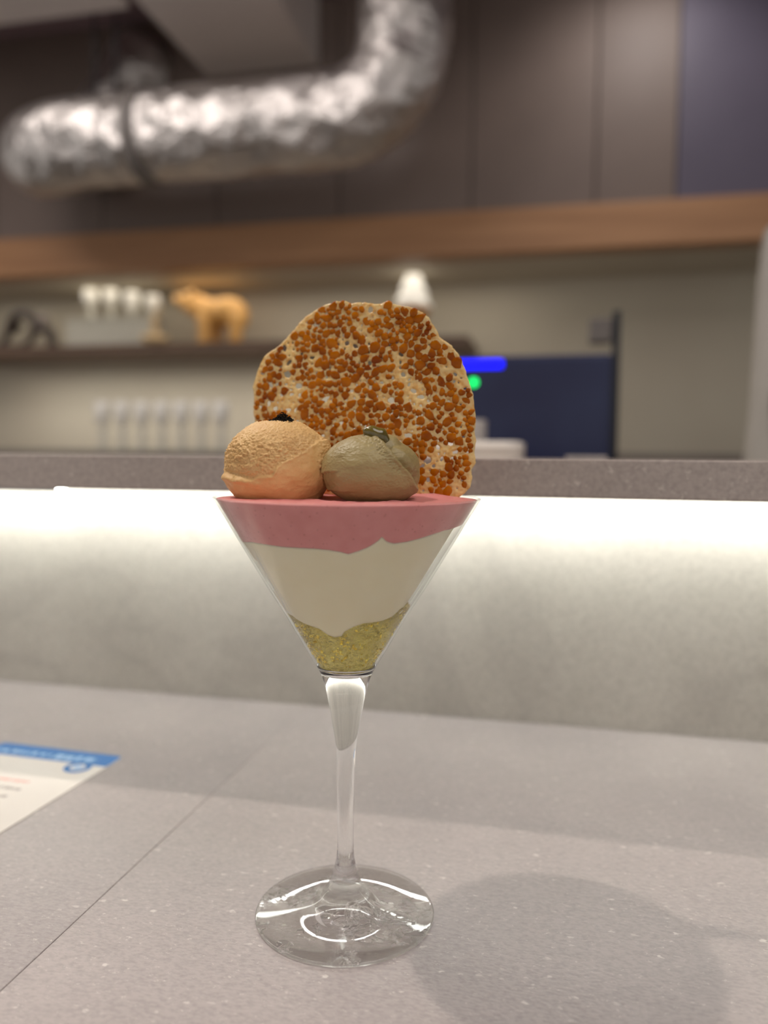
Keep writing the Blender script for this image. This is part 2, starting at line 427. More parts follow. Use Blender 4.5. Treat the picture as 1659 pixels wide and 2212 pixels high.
# stem: outer skin from the foot to the joint, closed by the rounded hollow
def smooth_profile(pts, n=6):
    P = np.array(pts); t = np.r_[0, np.cumsum(np.hypot(*np.diff(P, axis=0).T))]
    m = np.zeros_like(P)
    m[1:-1] = (P[2:] - P[:-2]) / (t[2:] - t[:-2])[:, None]; m[0] = (P[1] - P[0]) / (t[1] - t[0]); m[-1] = (P[-1] - P[-2]) / (t[-1] - t[-2])
    out = []
    for i in range(len(P) - 1):
        h = t[i + 1] - t[i]
        for k in range(n):
            s = k / n
            out.append(tuple((2*s**3-3*s**2+1)*P[i] + (s**3-2*s**2+s)*h*m[i] + (-2*s**3+3*s**2)*P[i+1] + (s**3-s**2)*h*m[i+1]))
    out.append(tuple(P[-1])); return out
outer = [q for q in GP if q[1] <= z_join + 1e-6]
skin = smooth_profile(outer, 5)
rcav = float(ri(z_join))
cav = [(rcav * math.cos(a), z_join - (z_join - z_cav) * math.sin(a)) for a in np.linspace(0, math.pi / 2, 14)]
cav[-1] = (0.0, z_cav)
lathe('stem', skin + [((outer[-1][0] + rcav) / 2, z_join + 0.0002)] + cav, m_glass, glass, 96)
# foot glass with water marks and scratches on its underside
m_foot, nt, p = new_mat('clear_glass_wet_foot')
p.inputs['Base Color'].default_value = (1, 1, 1, 1); p.inputs['Roughness'].default_value = 0.0
p.inputs['Transmission Weight'].default_value = 1.0; p.inputs['IOR'].default_value = 1.5
tc = nt.nodes.new('ShaderNodeTexCoord'); n = nt.nodes.new('ShaderNodeTexNoise'); n.inputs['Scale'].default_value = 130; n.inputs['Detail'].default_value = 4; n.inputs['Distortion'].default_value = 1.5
n2 = nt.nodes.new('ShaderNodeTexNoise'); n2.inputs['Scale'].default_value = 55; n2.inputs['Detail'].default_value = 1
r1 = nt.nodes.new('ShaderNodeMapRange'); r1.inputs['From Min'].default_value = 0.52; r1.inputs['From Max'].default_value = 0.62
r1.interpolation_type = 'SMOOTHSTEP'
r2 = nt.nodes.new('ShaderNodeMapRange'); r2.inputs['From Min'].default_value = 0.50; r2.inputs['From Max'].default_value = 0.60
mu = nt.nodes.new('ShaderNodeMath'); mu.operation = 'MULTIPLY'
bp = nt.nodes.new('ShaderNodeBump'); bp.inputs['Distance'].default_value = 0.0012; bp.inputs['Strength'].default_value = 1.0
nt.links.new(tc.outputs['Object'], n.inputs['Vector']); nt.links.new(tc.outputs['Object'], n2.inputs['Vector'])
nt.links.new(n.outputs['Fac'], r1.inputs['Value']); nt.links.new(n2.outputs['Fac'], r2.inputs['Value'])
nt.links.new(r1.outputs[0], mu.inputs[0]); nt.links.new(r2.outputs[0], mu.inputs[1]); nt.links.new(mu.outputs[0], bp.inputs['Height']); nt.links.new(bp.outputs[0], p.inputs['Normal'])
tb_ = nt.nodes.new('ShaderNodeBsdfTransparent'); mx_ = nt.nodes.new('ShaderNodeMixShader'); mx_.inputs[0].default_value = 0.33
nt.links.new(p.outputs[0], mx_.inputs[1]); nt.links.new(tb_.outputs[0], mx_.inputs[2]); nt.links.new(mx_.outputs[0], nt.nodes['Material Output'].inputs['Surface'])
flat_part = fl[:6]; top_part = smooth_profile(fl[5:], 4)
lathe('foot', flat_part + top_part[1:], m_foot, glass, 128)
# bowl: thin conical wall with rounded rim
zs = np.linspace(z_join, RIM_Z - 0.0004, 40)
bw = [(float(ro(z)), float(z)) for z in zs] + [(RIM_R - 0.0001, RIM_Z - 0.0001), (RIM_R - 0.0004, RIM_Z + 0.0001), (RIM_R - 0.0008, RIM_Z), (RIM_R - WALL, RIM_Z - 0.0004)]
bw += [(float(ri(z)), float(z)) for z in zs[::-1][1:]]
lathe('bowl', bw, m_bowl, glass, 128)

# ---- contents. front boundaries read as (x, y) on the wall of the glass
def wall_pt(x, y, inset=WALL + 0.00015):
    z = ony(x, y, D)[2]
    for _ in range(12):
        r = float(ro(z)) - inset
        s = 0.0
        Y = D
        for _k in range(4):
            P = ony(x, y, Y); s = np.clip((P[0] - XG) / r, -1, 1); Y = D - r * math.sqrt(max(0, 1 - s * s))
        z = ony(x, y, Y)[2]
    return math.asin(s), float(z)
def boundary(pts):
    q = sorted(wall_pt(*p) for p in pts)
    A = np.array([a for a, z in q]); Z = np.array([z for a, z in q])
    # full turn: mirror the front half onto the back
    A2 = np.r_[A, math.pi - A[::-1]]; Z2 = np.r_[Z, Z[::-1]]
    A3 = np.r_[A2 - 2 * math.pi, A2, A2 + 2 * math.pi]; Z3 = np.r_[Z2, Z2, Z2]
    o = np.argsort(A3, kind='stable'); A3, Z3 = A3[o], Z3[o]
    return lambda a: np.interp((a + math.pi / 2) % (2 * math.pi) - math.pi / 2, A3, Z3)
b_pink = boundary([(524, 1170), (545, 1171), (575, 1176), (610, 1181), (640, 1183), (680, 1185), (710, 1188), (735, 1192), (752, 1197), (775, 1190), (795, 1182), (810, 1173), (819, 1166), (824, 1159), (829, 1163), (834, 1169), (850, 1174), (880, 1170), (910, 1162), (940, 1152), (970, 1142), (1000, 1128)])
b_jel = boundary([(612, 1318), (631, 1331), (650, 1343), (662, 1349), (689, 1358), (707, 1371), (723, 1377), (738, 1374), (744, 1365), (764, 1354), (785, 1347), (826, 1341), (850, 1331), (870, 1318), (887, 1308)])
NA = 360
def filled(name, zb, zt, rfun, mat_, topfun=None, botfun=None, rows=40, inner=26, flat=False, label='', cat=''):
    """solid layer: side follows the wall between zb(a) and zt(a); closed top and bottom. a=0 faces the guest, +a to the right"""
    V = []; Fc = []; ang = np.linspace(-math.pi, math.pi, NA, endpoint=False)
    zbv = zb(ang); ztv = zt(ang); rings = []
    def add_ring(r, z):
        i0 = len(V)
        for k in range(NA): V.append((XG + r[k] * math.sin(ang[k]), D - r[k] * math.cos(ang[k]), z[k]))
        rings.append(i0)
    rb = rfun(ang, zbv); rt = rfun(ang, ztv)
    V.append((XG, D, float(botfun(np.array([0.0]), np.array([0.0]), zbv.mean())[0]) if botfun else float(zbv.mean()))); c0 = 0
    for k in range(1, inner):
        s = k / inner; r = rb * s
        z0 = botfun(r * np.sin(ang), -r * np.cos(ang), zbv.mean()) if botfun else np.full(NA, zbv.mean())
        add_ring(r, z0 * (1 - s ** 3) + zbv * s ** 3)
    for k in range(rows + 1):
        z = zbv + (ztv - zbv) * k / rows; add_ring(rfun(ang, z), z)
    for k in range(inner - 1, 0, -1):
        s = k / inner; r = rt * s
        z0 = topfun(r * np.sin(ang), -r * np.cos(ang), ztv.mean()) if topfun else np.full(NA, ztv.mean())
        add_ring(r, z0 * (1 - s ** 6) + ztv * s ** 6)
    c1 = len(V); V.append((XG, D, float(topfun(np.array([0.0]), np.array([0.0]), ztv.mean())[0]) if topfun else float(ztv.mean())))
    for k in range(NA):
        k2 = (k + 1) % NA
        Fc.append((c0, rings[0] + k2, rings[0] + k)); Fc.append((c1, rings[-1] + k, rings[-1] + k2))
    for a, b in zip(rings[:-1], rings[1:]):
        for k in range(NA):
            k2 = (k + 1) % NA; Fc.append((a + k, a + k2, b + k2, b + k))
    o = mesh_obj(name, V, Fc, mat_, smooth=not flat)
    return tag(o, label, cat)
def cream_mat(name, c, c2, nsc, rough, bscale, bdist, sss=0.25, dots=None):
    m = mat(name, c, rough, noise=(nsc, c2, 4), bump=(bscale, bdist, 4), sss=sss, sssr=(0.0016, 0.0013, 0.001))
    if dots:
        nt = m.node_tree; p = nt.nodes['Principled BSDF']; src = p.inputs['Base Color'].links[0].from_socket
        tc = nt.nodes.new('ShaderNodeTexCoord'); v = nt.nodes.new('ShaderNodeTexVoronoi'); v.inputs['Scale'].default_value = dots[0]
        nt.links.new(tc.outputs['Object'], v.inputs['Vector'])
        mr = nt.nodes.new('ShaderNodeMapRange'); mr.inputs['From Min'].default_value = dots[1]; mr.inputs['From Max'].default_value = dots[1] * 0.5; mr.inputs['To Max'].default_value = dots[3]
        nt.links.new(v.outputs['Distance'], mr.inputs['Value'])
        mx = nt.nodes.new('ShaderNodeMixRGB'); nt.links.new(mr.outputs[0], mx.inputs['Fac']); nt.links.new(src, mx.inputs['Color1']); mx.inputs['Color2'].default_value = dots[2]
        nt.links.new(mx.outputs[0], p.inputs['Base Color'])
    return m
m_pink = cream_mat('pink_mousse', lin(220, 138, 136), lin(226, 147, 145), 160, 0.42, 300, 0.00012, dots=(420, 0.16, lin(150, 70, 66), 0.6))
m_white = cream_mat('white_cream', lin(240, 228, 194), lin(243, 233, 202), 60, 0.5, 120, 0.0001)
IN = 0.00015
def side_r(a, z): return ri(z) - IN
def side_white(a, z):
    P = np.stack([np.sin(a) * 3, np.cos(a) * 3, np.asarray(z) * 90], -1)
    gap = 0.0026 * sstep(0.72, 1.25, a) * sstep(0.03, 0.06, np.asarray(z) - 0.06) + 0.0013 * sstep(-0.85, -1.2, a) * sstep(0.15, 0.5, vnoise(P) + 0.2)
    rr = ri(z) - IN - gap
    return rr
def pink_top(x, y, zm):
    P = np.stack([x * 160, y * 160, 0 * x], -1)
    rr = np.hypot(x, y) / 0.053
    return RIM_Z - 0.0005 + 0.0006 * fbm(P, 3) * (1 - rr ** 4) + 0.0022 * np.exp(-((x - 0.036) ** 2 + (y - 0.012) ** 2) / 0.00016)
filled('berry_mousse', b_pink, lambda a: np.full_like(a, RIM_Z - 0.0006), side_r, m_pink, pink_top, lambda x, y, zm: zm - 0.002 + 0 * x,
       label='smooth pink berry mousse layer filling the glass up to its rim', cat='mousse')
filled('white_cream', b_jel, lambda a: b_pink(a) - 0.00003, side_white, m_white, lambda x, y, zm: zm - 0.0045 + 0 * x, lambda x, y, zm: zm - 0.001 + 0 * x,
       label='thick white cream layer in the glass below the pink mousse', cat='cream')
# crushed jelly: gold, clear, lumpy
m_jelly, nt, p = new_mat('gold_jelly')
p.inputs['Base Color'].default_value = lin(255, 240, 150); p.inputs['Roughness'].default_value = 0.02
p.inputs['Transmission Weight'].default_value = 0.74; p.inputs['IOR'].default_value = 1.36
tc = nt.nodes.new('ShaderNodeTexCoord'); v = nt.nodes.new('ShaderNodeTexVoronoi'); v.inputs['Scale'].default_value = 520
n = nt.nodes.new('ShaderNodeTexNoise'); n.inputs['Scale'].default_value = 260; n.inputs['Detail'].default_value = 4
mp = nt.nodes.new('ShaderNodeMapping'); mp.inputs['Scale'].default_value = (1, 1, 1.7)
nt.links.new(tc.outputs['Object'], mp.inputs['Vector']); nt.links.new(mp.outputs[0], v.inputs['Vector']); nt.links.new(mp.outputs[0], n.inputs['Vector'])
ad = nt.nodes.new('ShaderNodeMath'); ad.operation = 'ADD'; nt.links.new(v.outputs['Distance'], ad.inputs[0]); nt.links.new(n.outputs['Fac'], ad.inputs[1])
bp = nt.nodes.new('ShaderNodeBump'); bp.inputs['Distance'].default_value = 0.0009; nt.links.new(ad.outputs[0], bp.inputs['Height']); nt.links.new(bp.outputs[0], p.inputs['Normal'])
zj0 = z_cav + 0.00015
def jel_r(a, z):
    z = np.asarray(z, float)
    s = np.clip((z - zj0) / (z_join - zj0), 0, 1)
    dome = (rcav - 0.00025) * np.sqrt(np.clip(1 - (1 - s) ** 2, 0, 1))
    P = np.stack([np.sin(a) * 15, np.cos(a) * 15, z * 800], -1)
    return np.where(z < z_join, dome, ri(z) - 0.0003) * (1 - 0.065 * sstep(0, 0.25, s) * np.clip(fbm(P, 3, 0.7) + 0.35, 0, 1.2))
jel = filled('jelly', lambda a: np.full_like(a, zj0 + 0.00008), lambda a: b_jel(a) - 0.0001, jel_r, m_jelly, lambda x, y, zm: zm - 0.002 + 0 * x, None, rows=60,
       flat=True, label='clear golden crushed jelly at the bottom of the glass under the cream', cat='jelly')

# metallic gold chips added against the glass wall to stand for jelly glints
m_glint = mat('gold_glint', lin(255, 224, 84), 0.32, 0.7, noise=(400, lin(255, 238, 130), 2))
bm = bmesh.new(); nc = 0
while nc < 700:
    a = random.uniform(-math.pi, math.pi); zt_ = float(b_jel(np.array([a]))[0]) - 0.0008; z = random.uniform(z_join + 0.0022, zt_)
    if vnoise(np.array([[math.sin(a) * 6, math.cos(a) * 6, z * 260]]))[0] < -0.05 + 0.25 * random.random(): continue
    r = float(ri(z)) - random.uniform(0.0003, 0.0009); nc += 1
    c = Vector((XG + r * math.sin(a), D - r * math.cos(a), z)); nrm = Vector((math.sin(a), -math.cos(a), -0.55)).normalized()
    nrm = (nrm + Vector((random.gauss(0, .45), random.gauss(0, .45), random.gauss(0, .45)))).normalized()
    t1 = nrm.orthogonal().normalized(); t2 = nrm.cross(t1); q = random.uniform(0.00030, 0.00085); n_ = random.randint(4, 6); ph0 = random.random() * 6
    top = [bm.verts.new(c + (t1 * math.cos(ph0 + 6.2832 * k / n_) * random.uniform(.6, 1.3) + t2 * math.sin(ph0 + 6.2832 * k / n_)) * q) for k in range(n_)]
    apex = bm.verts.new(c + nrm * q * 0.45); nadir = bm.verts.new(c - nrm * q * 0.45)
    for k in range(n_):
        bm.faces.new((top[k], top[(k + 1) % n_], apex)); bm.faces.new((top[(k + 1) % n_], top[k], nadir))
chips = from_bm('jelly_glints', bm, m_glint, jel, smooth=False); chips['kind'] = 'stuff'

# ---- ice cream scoops
def scoop(name, cpx, Y, rx, ry, rz, zbase, disp, mat_, label):
    bm = bmesh.new(); bmesh.ops.create_icosphere(bm, subdivisions=7, radius=1.0)
    me = bpy.data.meshes.new(name); bm.to_mesh(me); bm.free()
    n = len(me.vertices); co_ = np.empty(n * 3); me.vertices.foreach_get('co', co_); d = co_.reshape(-1, 3)
    c = ony(cpx[0], cpx[1], Y)
    zr = np.where(d[:, 2] > 0, rz, rz * 1.1)
    # lower half stands up more steeply
    k = np.where(d[:, 2] < 0, 1 + 0.14 * np.clip(-d[:, 2], 0, 0.8), 1.0)
    P = np.stack([d[:, 0] * rx * k, d[:, 1] * ry * k, d[:, 2] * zr], -1)
    P = P + d * disp(d)[:, None]
    Pw = P + np.array([c[0], c[1], c[2]])
    Pw[:, 2] = np.maximum(Pw[:, 2], zbase)
    base = np.array([c[0], c[1], zbase])
    me.vertices.foreach_set('co', (Pw - base).ravel()); me.update()
    me.polygons.foreach_set('use_smooth', [True] * len(me.polygons))
    me.materials.append(mat_)
    o = bpy.data.objects.new(name, me); col.objects.link(o); o.location = base
    return tag(o, label, 'ice cream')
def disp_left(d):
    x, y, z = d.T
    front = sstep(0.25, -0.25, y)
    rx_ = np.array([-1.3, -0.98, -0.73, -0.46, -0.18, 0.02, 0.135, 0.53, 0.79, 1.2]); rz_ = np.array([-0.05, -0.12, -0.30, -0.33, -0.26, -0.20, -0.03, 0.27, 0.50, 0.62])
    line = np.interp(x, rx_, rz_) + 0.035 * vnoise(d * 9)
    below = sstep(-0.035, 0.035, line - z) * front
    edge = np.exp(-((line - z - 0.02) / 0.05) ** 2) * front
    crust = 1 - below
    r = 0.0005 * below + 0.0005 * edge * (0.6 + 0.5 * vnoise(d * 14))
    r = r - 0.0009 * below * sstep(0.12, 0.5, line - z) * sstep(0.3, -0.6, x) * 0.6
    band = np.exp(-((z - 0.25) / 0.35) ** 2) * crust
    r = r + crust * (0.00026 * fbm(d * 60, 3, 0.75) + 0.00014 * vnoise(d * 140))
    r = r + band * 0.00060 * np.clip(fbm(d * 20, 4, 0.70) - 0.15, -1, 0.9)
    crumb = sstep(0.72, 0.85, x) * sstep(-0.55, -0.2, z) * front
    r = r + crumb * (0.0009 * np.abs(fbm(d * 20, 3, 0.7)) + 0.0002)
    # folded skirt low on the left
    r = r + 0.0009 * np.exp(-((z + 0.42 + 0.15 * x) / 0.06) ** 2) * sstep(0.1, -0.7, x) - 0.0007 * np.exp(-((z + 0.32 + 0.15 * x) / 0.05) ** 2) * sstep(0.0, -0.6, x)
    r = r + 0.00025 * below * fbm(d * 7, 4) + 0.0005 * fbm(d * 2.2 + 5, 2)
    return r
def disp_right(d):
    x, y, z = d.T
    front = sstep(0.35, -0.2, y)
    # long fold from the top, curving down the right-hand side
    zx = np.array([-1.2, -0.9, -0.5, -0.1, 0.25, 0.6, 0.85, 1.1]); xx = np.array([0.86, 0.87, 0.86, 0.74, 0.52, 0.32, 0.16, 0.0])
    fx = np.interp(z, zx, xx) + 0.02 * vnoise(d * 8)
    side = x - fx
    r = -0.0042 * sstep(-0.01, 0.06, side) * front * sstep(1.0, 0.75, z) + 0.0022 * sstep(0.10, 0.35, side) * front
    r = r + 0.0006 * np.exp(-((side + 0.05) / 0.05) ** 2) * front
    # torn notch low on the left
    ln = -0.10 + 0.10 * (x + 0.95) + 0.04 * vnoise(d * 10)
    r = r - 0.0011 * sstep(-0.01, 0.05, ln - z) * sstep(-0.55, -0.80, x) * sstep(0.55, 0.35, ln - z) * front
    r = r - 0.0009 * sstep(-0.55, -0.62, z) * sstep(-0.1, -0.6, x)
    rough = np.exp(-((side + 0.16) / 0.14) ** 2) * front * sstep(-0.3, 0.1, z)
    r = r + rough * 0.00035 * fbm(d * 26, 4, 0.65)
    r = r + 0.00010 * fbm(d * 30, 3, 0.6) + 0.0005 * fbm(d * 2.0 + 3, 3)
    top = np.exp(-(((x - 0.12) / 0.25) ** 2 + ((y + 0.2) / 0.3) ** 2)) * (z > 0)
    r = r + top * 0.0005 * fbm(d * 12, 3)
    return r
m_ice1 = cream_mat('orange_ice_cream', lin(214, 170, 110), lin(222, 182, 122), 140, 0.55, 900, 0.00012, 0.1)
m_ice2 = cream_mat('olive_ice_cream', lin(150, 133, 88), lin(158, 141, 95), 90, 0.45, 700, 0.00004, 0.1)
ZB = RIM_Z - 0.0012
s1 = scoop('ice_cream_scoop', (602, 1001), 0.3335, 0.0222, 0.0205, 0.0182, ZB, disp_left, m_ice1,
           'orange-tan granular ice cream scoop topped with black crumbs on pink mousse')
s2 = scoop('ice_cream_scoop', (803, 1013), 0.3225, 0.0205, 0.0185, 0.0139, ZB, disp_right, m_ice2,
           'olive-grey smooth ice cream scoop topped with a glossy bean')

# ---- bean on the olive scoop
m_bean = mat('glossy_bean', lin(112, 98, 42), 0.2, noise=(220, lin(82, 72, 28), 3), bump=(260, 0.0004, 3), coat=0.6, sss=0.1)
bm = bmesh.new(); bmesh.ops.create_icosphere(bm, subdivisions=5, radius=1.0)
for v in bm.verts:
    x, y, z = v.co
    lx = x * 0.0060; k = 1.0 + 0.12 * x
    v.co = Vector((lx, y * 0.0036 * k, z * 0.0034 * k - 0.0009 * x * x + 0.0003 * math.sin(7 * x) * z))
bpos = ony(815, 940, 0.318)
bean = from_bm('bean', bm, m_bean, loc=tuple(bpos)); bean.rotation_euler = (0.1, math.radians(30), 0.1)
tag(bean, 'glossy dark green sweet bean resting on top of the olive scoop', 'bean')

# ---- black crumbs on the orange scoop
m_crumb = mat('black_crumb', lin(20, 16, 12), 0.8, spec=0.15, noise=(900, lin(34, 27, 20), 2))
bm = bmesh.new()
dg = bpy.context.evaluated_depsgraph_get()
cc = ony(608, 903, 0.3315)
bpy.context.view_layer.update()
inv = s1.matrix_world.inverted()
for k in range(760):
    gx = random.gauss(0, 1) * 0.0027; gy = random.gauss(0, 1) * 0.0019
    if abs(gx) > 0.0049 or abs(gy) > 0.0045: continue
    o_ = inv @ Vector((cc[0] + gx, cc[1] + gy, RIM_Z + 0.08))
    hit, loc, nor, _ = s1.ray_cast(o_, Vector((0, 0, -1)))
    if not hit: continue
    hgt = 0.0034 * math.exp(-((gx - 0.0004) / 0.0030) ** 2 - (gy / 0.0024) ** 2)
    pw = s1.matrix_world @ loc + Vector((0, 0, random.random() * hgt + 0.0001))
    r = bmesh.ops.create_icosphere(bm, subdivisions=1, radius=random.uniform(0.00016, 0.00034))
    q = Vector((random.uniform(.6, 1.5), random.uniform(.6, 1.5), random.uniform(.6, 1.2)))
    for v in r['verts']: v.co = Vector((v.co.x * q.x, v.co.y * q.y, v.co.z * q.z)) * random.uniform(.8, 1.2) + pw - Vector(cc)
cr = from_bm('black_crumbs', bm, m_crumb, smooth=False, loc=tuple(cc))
tag(cr, 'small pile of black crumbs on top of the orange scoop', 'crumbs'); cr['kind'] = 'stuff'

# ------------------------------------------------------------------ lace wafer
OUT = [(285, 755), (276, 690), (283, 610), (275, 560), (288, 515), (300, 480), (320, 420), (338, 390), (360, 365), (395, 345), (430, 315), (455, 285), (490, 245), (530, 195), (560, 165), (590, 145), (635, 115), (680, 95), (740, 80), (800, 78), (832, 92), (900, 88), (960, 98), (1000, 96), (1020, 86), (1042, 80), (1065, 97), (1090, 107), (1135, 112), (1170, 120), (1230, 145), (1265, 172), (1280, 205), (1310, 250), (1320, 280), (1355, 305), (1390, 330), (1430, 378), (1446, 415), (1460, 450), (1470, 490), (1480, 520), (1505, 590), (1512, 660), (1520, 740), (1516, 800), (1522, 860), (1514, 930), (1522, 980), (1500, 1025), (1502, 1080), (1492, 1120), (1462, 1158), (1420, 1185), (1200, 1200), (900, 1190), (600, 1150), (430, 1050), (330, 900)]
OUT = [(440 + x / 2.592, 620 + y / 2.592) for x, y in OUT]
P0 = ony(790, 1062, 0.3545)
ex = np.array([1.0, -0.30, 0.0]); ex /= np.linalg.norm(ex)
ez = np.array([0.0, 0.09, 1.0]); ez -= ex * (ez @ ex); ez /= np.linalg.norm(ez)
en = np.cross(ex, ez)            # towards the guest
if en[1] > 0: en = -en
def on_wafer(x, y):
    d = ray(x, y); P = CAM + d * (((P0 - CAM) @ en) / (d @ en)); q = P - P0
    return float(q @ ex), float(q @ ez)
poly = np.array([on_wafer(x, y) for x, y in OUT])
STEP = 0.00030
x0, y0 = poly.min(0) - 0.001; x1, y1 = poly.max(0) + 0.001
gx = np.arange(x0, x1, STEP); gy = np.arange(y0, y1, STEP)
GX, GY = np.meshgrid(gx, gy, indexing='ij'); PT = np.stack([GX.ravel(), GY.ravel()], -1)
def inside_poly(pt):
    ins = np.zeros(len(pt), bool); n = len(poly)
    for i in range(n):
        a, b = poly[i], poly[(i + 1) % n]
        c = ((a[1] > pt[:, 1]) != (b[1] > pt[:, 1])) & (pt[:, 0] < (b[0] - a[0]) * (pt[:, 1] - a[1]) / (b[1] - a[1] + 1e-15) + a[0])
        ins ^= c
    return ins
def edge_dist(pt):
    dm = np.full(len(pt), 1e9); n = len(poly)
    for i in range(n):
        a, b = poly[i], poly[(i + 1) % n]; ab = b - a
        t = np.clip(((pt - a) @ ab) / (ab @ ab), 0, 1); q = a + t[:, None] * ab
        dm = np.minimum(dm, np.hypot(*(pt - q).T))
    return dm
def sdist(pt): return np.where(inside_poly(pt), 1, -1) * edge_dist(pt)
SD = sdist(PT) + 0.00022 * vnoise(np.c_[PT * 700, np.zeros(len(PT))])
# nuggets: dart throwing on a clumpy mask
cand = np.c_[rng.uniform(x0, x1, 26000), rng.uniform(y0, y1, 26000)]
csd = sdist(cand); clump = fbm(np.c_[cand * 150, np.full(len(cand), 3.1)], 2, 0.6)
ok = (csd > 0.0016) & (clump > -0.26)
nug = []; cells = {}
for (x, y), o_, sd_ in zip(cand, ok, csd):
    if not o_: continue
    r = float(np.clip(rng.normal(0.00185, 0.00045), 0.0010, 0.0028))
    ci, cj = int(x / 0.006), int(y / 0.006); good = True
    for i in (-1, 0, 1):
        for j in (-1, 0, 1):
            for (qx, qy, qr) in cells.get((ci + i, cj + j), ()):
                if (qx - x) ** 2 + (qy - y) ** 2 < (0.76 * (r + qr)) ** 2: good = False
    if good:
        nug.append((x, y, r)); cells.setdefault((ci, cj), []).append((x, y, r))
# holes where no nugget sits
HOLE = np.full(len(PT), 1e3); holes = 0
hc = np.c_[rng.uniform(x0, x1, 9000), rng.uniform(y0, y1, 9000)]; hsd = sdist(hc); hlist = []
for (x, y), sd_ in zip(hc, hsd):
    if sd_ < 0.0022 or holes >= 260: continue
    r = float(np.clip(rng.gamma(2.6, 0.00026), 0.00025, 0.0014))
    ci, cj = int(x / 0.006), int(y / 0.006); good = True
    for i in (-1, 0, 1):
        for j in (-1, 0, 1):
            for (qx, qy, qr) in cells.get((ci + i, cj + j), ()):
                if math.hypot(qx - x, qy - y) < r * 0.8 + qr * 0.9: good = False
    for (qx, qy, qr) in hlist:
        if math.hypot(qx - x, qy - y) < r + qr + 0.0011: good = False
    if not good: continue
    hlist.append((x, y, r)); holes += 1
    a = rng.uniform(0, math.pi); el = rng.uniform(1.0, 1.8)
    sel = np.where((abs(PT[:, 0] - x) < 0.004) & (abs(PT[:, 1] - y) < 0.004))[0]
    q = PT[sel] - (x, y); qa = q[:, 0] * math.cos(a) + q[:, 1] * math.sin(a); qb = -q[:, 0] * math.sin(a) + q[:, 1] * math.cos(a)
    dd = np.hypot(qa / el, qb) - r * (1 + 0.25 * vnoise(np.c_[q * 1400 + 50 * x, np.full(len(q), x * 999)]))
    HOLE[sel] = np.minimum(HOLE[sel], dd)
DIST = np.minimum(SD, HOLE)
def wave(x, y): return 0.0010 * np.sin(x * 60 + 1.0) + 0.0008 * np.sin(y * 75 + x * 40)
tk = 0.00050 * np.sqrt(np.clip(DIST / 0.0008, 0, 1)) * (1 + 0.35 * fbm(np.c_[PT * 900, np.zeros(len(PT))], 3)) 
tk = np.clip(tk, 0, None)
nx, ny = len(gx), len(gy)
D2 = DIST.reshape(nx, ny)
keep = (D2[:-1, :-1] > 0) & (D2[1:, :-1] > 0) & (D2[:-1, 1:] > 0) & (D2[1:, 1:] > 0)
# move border vertices onto the zero line a little for clean edges
gxv = np.gradient(D2, axis=0) / STEP; gyv = np.gradient(D2, axis=1) / STEP
nb = np.zeros((nx, ny), bool); cnt = np.zeros((nx, ny), int)
cnt[:-1, :-1] += keep; cnt[1:, :-1] += keep; cnt[:-1, 1:] += keep; cnt[1:, 1:] += keep
border = (cnt > 0) & (cnt < 4)
sh = np.where(border, np.clip(D2, 0, STEP), 0)
gl = np.hypot(gxv, gyv) + 1e-9
PX = GX - sh * gxv / gl; PY = GY - sh * gyv / gl
tk2 = np.where(border, 0.00004, tk.reshape(nx, ny) + 0.00008)
wv = wave(PX, PY)
idx = -np.ones((nx, ny), int); us = cnt > 0; nu = us.sum(); idx[us] = np.arange(nu)
loc2 = np.stack([PX[us], PY[us], wv[us]], -1)
Vf = loc2.copy(); Vf[:, 2] += tk2[us]; Vb = loc2.copy(); Vb[:, 2] -= tk2[us]
ii, jj = np.where(keep)
a, b, c, d_ = idx[ii, jj], idx[ii + 1, jj], idx[ii + 1, jj + 1], idx[ii, jj + 1]
Ff = np.stack([a, b, c, d_], -1); Fb = np.stack([a, d_, c, b], -1) + nu
V = np.r_[Vf, Vb]
# closing wall along the borders
edge = {}
for q in Ff:
    for k in range(4):
        e = (int(q[k]), int(q[(k + 1) % 4])); edge[e] = edge.get(e, 0) + 1
side = [(e[1], e[0], e[0] + nu, e[1] + nu) for e in edge if (e[1], e[0]) not in edge]
FA = np.r_[Ff, Fb, np.array(side, int)]
# pale lace biscuit
m_lace, nt, p = new_mat('lace_biscuit')
out = nt.nodes['Material Output']
tc = nt.nodes.new('ShaderNodeTexCoord'); n = nt.nodes.new('ShaderNodeTexNoise'); n.inputs['Scale'].default_value = 420; n.inputs['Detail'].default_value = 5
nt.links.new(tc.outputs['Object'], n.inputs['Vector'])
r = nt.nodes.new('ShaderNodeValToRGB'); r.color_ramp.elements[0].color = lin(240, 194, 112); r.color_ramp.elements[1].color = lin(254, 232, 170)
r.color_ramp.elements[0].position = 0.32; r.color_ramp.elements[1].position = 0.58
nt.links.new(n.outputs['Fac'], r.inputs['Fac']); nt.links.new(r.outputs['Color'], p.inputs['Base Color'])
p.inputs['Roughness'].default_value = 0.3; p.inputs['Coat Weight'].default_value = 0.3; p.inputs['Coat Roughness'].default_value = 0.1
bp = nt.nodes.new('ShaderNodeBump'); bp.inputs['Distance'].default_value = 0.0003; nt.links.new(n.outputs['Fac'], bp.inputs['Height']); nt.links.new(bp.outputs[0], p.inputs['Normal'])
tl = nt.nodes.new('ShaderNodeBsdfTranslucent'); nt.links.new(r.outputs['Color'], tl.inputs['Color'])
mx = nt.nodes.new('ShaderNodeMixShader'); mx.inputs[0].default_value = 0.45
nt.links.new(p.outputs[0], mx.inputs[1]); nt.links.new(tl.outputs[0], mx.inputs[2]); nt.links.new(mx.outputs[0], out.inputs['Surface'])
m_nug, nt, p = new_mat('caramel_nugget')
out = nt.nodes['Material Output']
oi = nt.nodes.new('ShaderNodeObjectInfo'); tc = nt.nodes.new('ShaderNodeTexCoord')
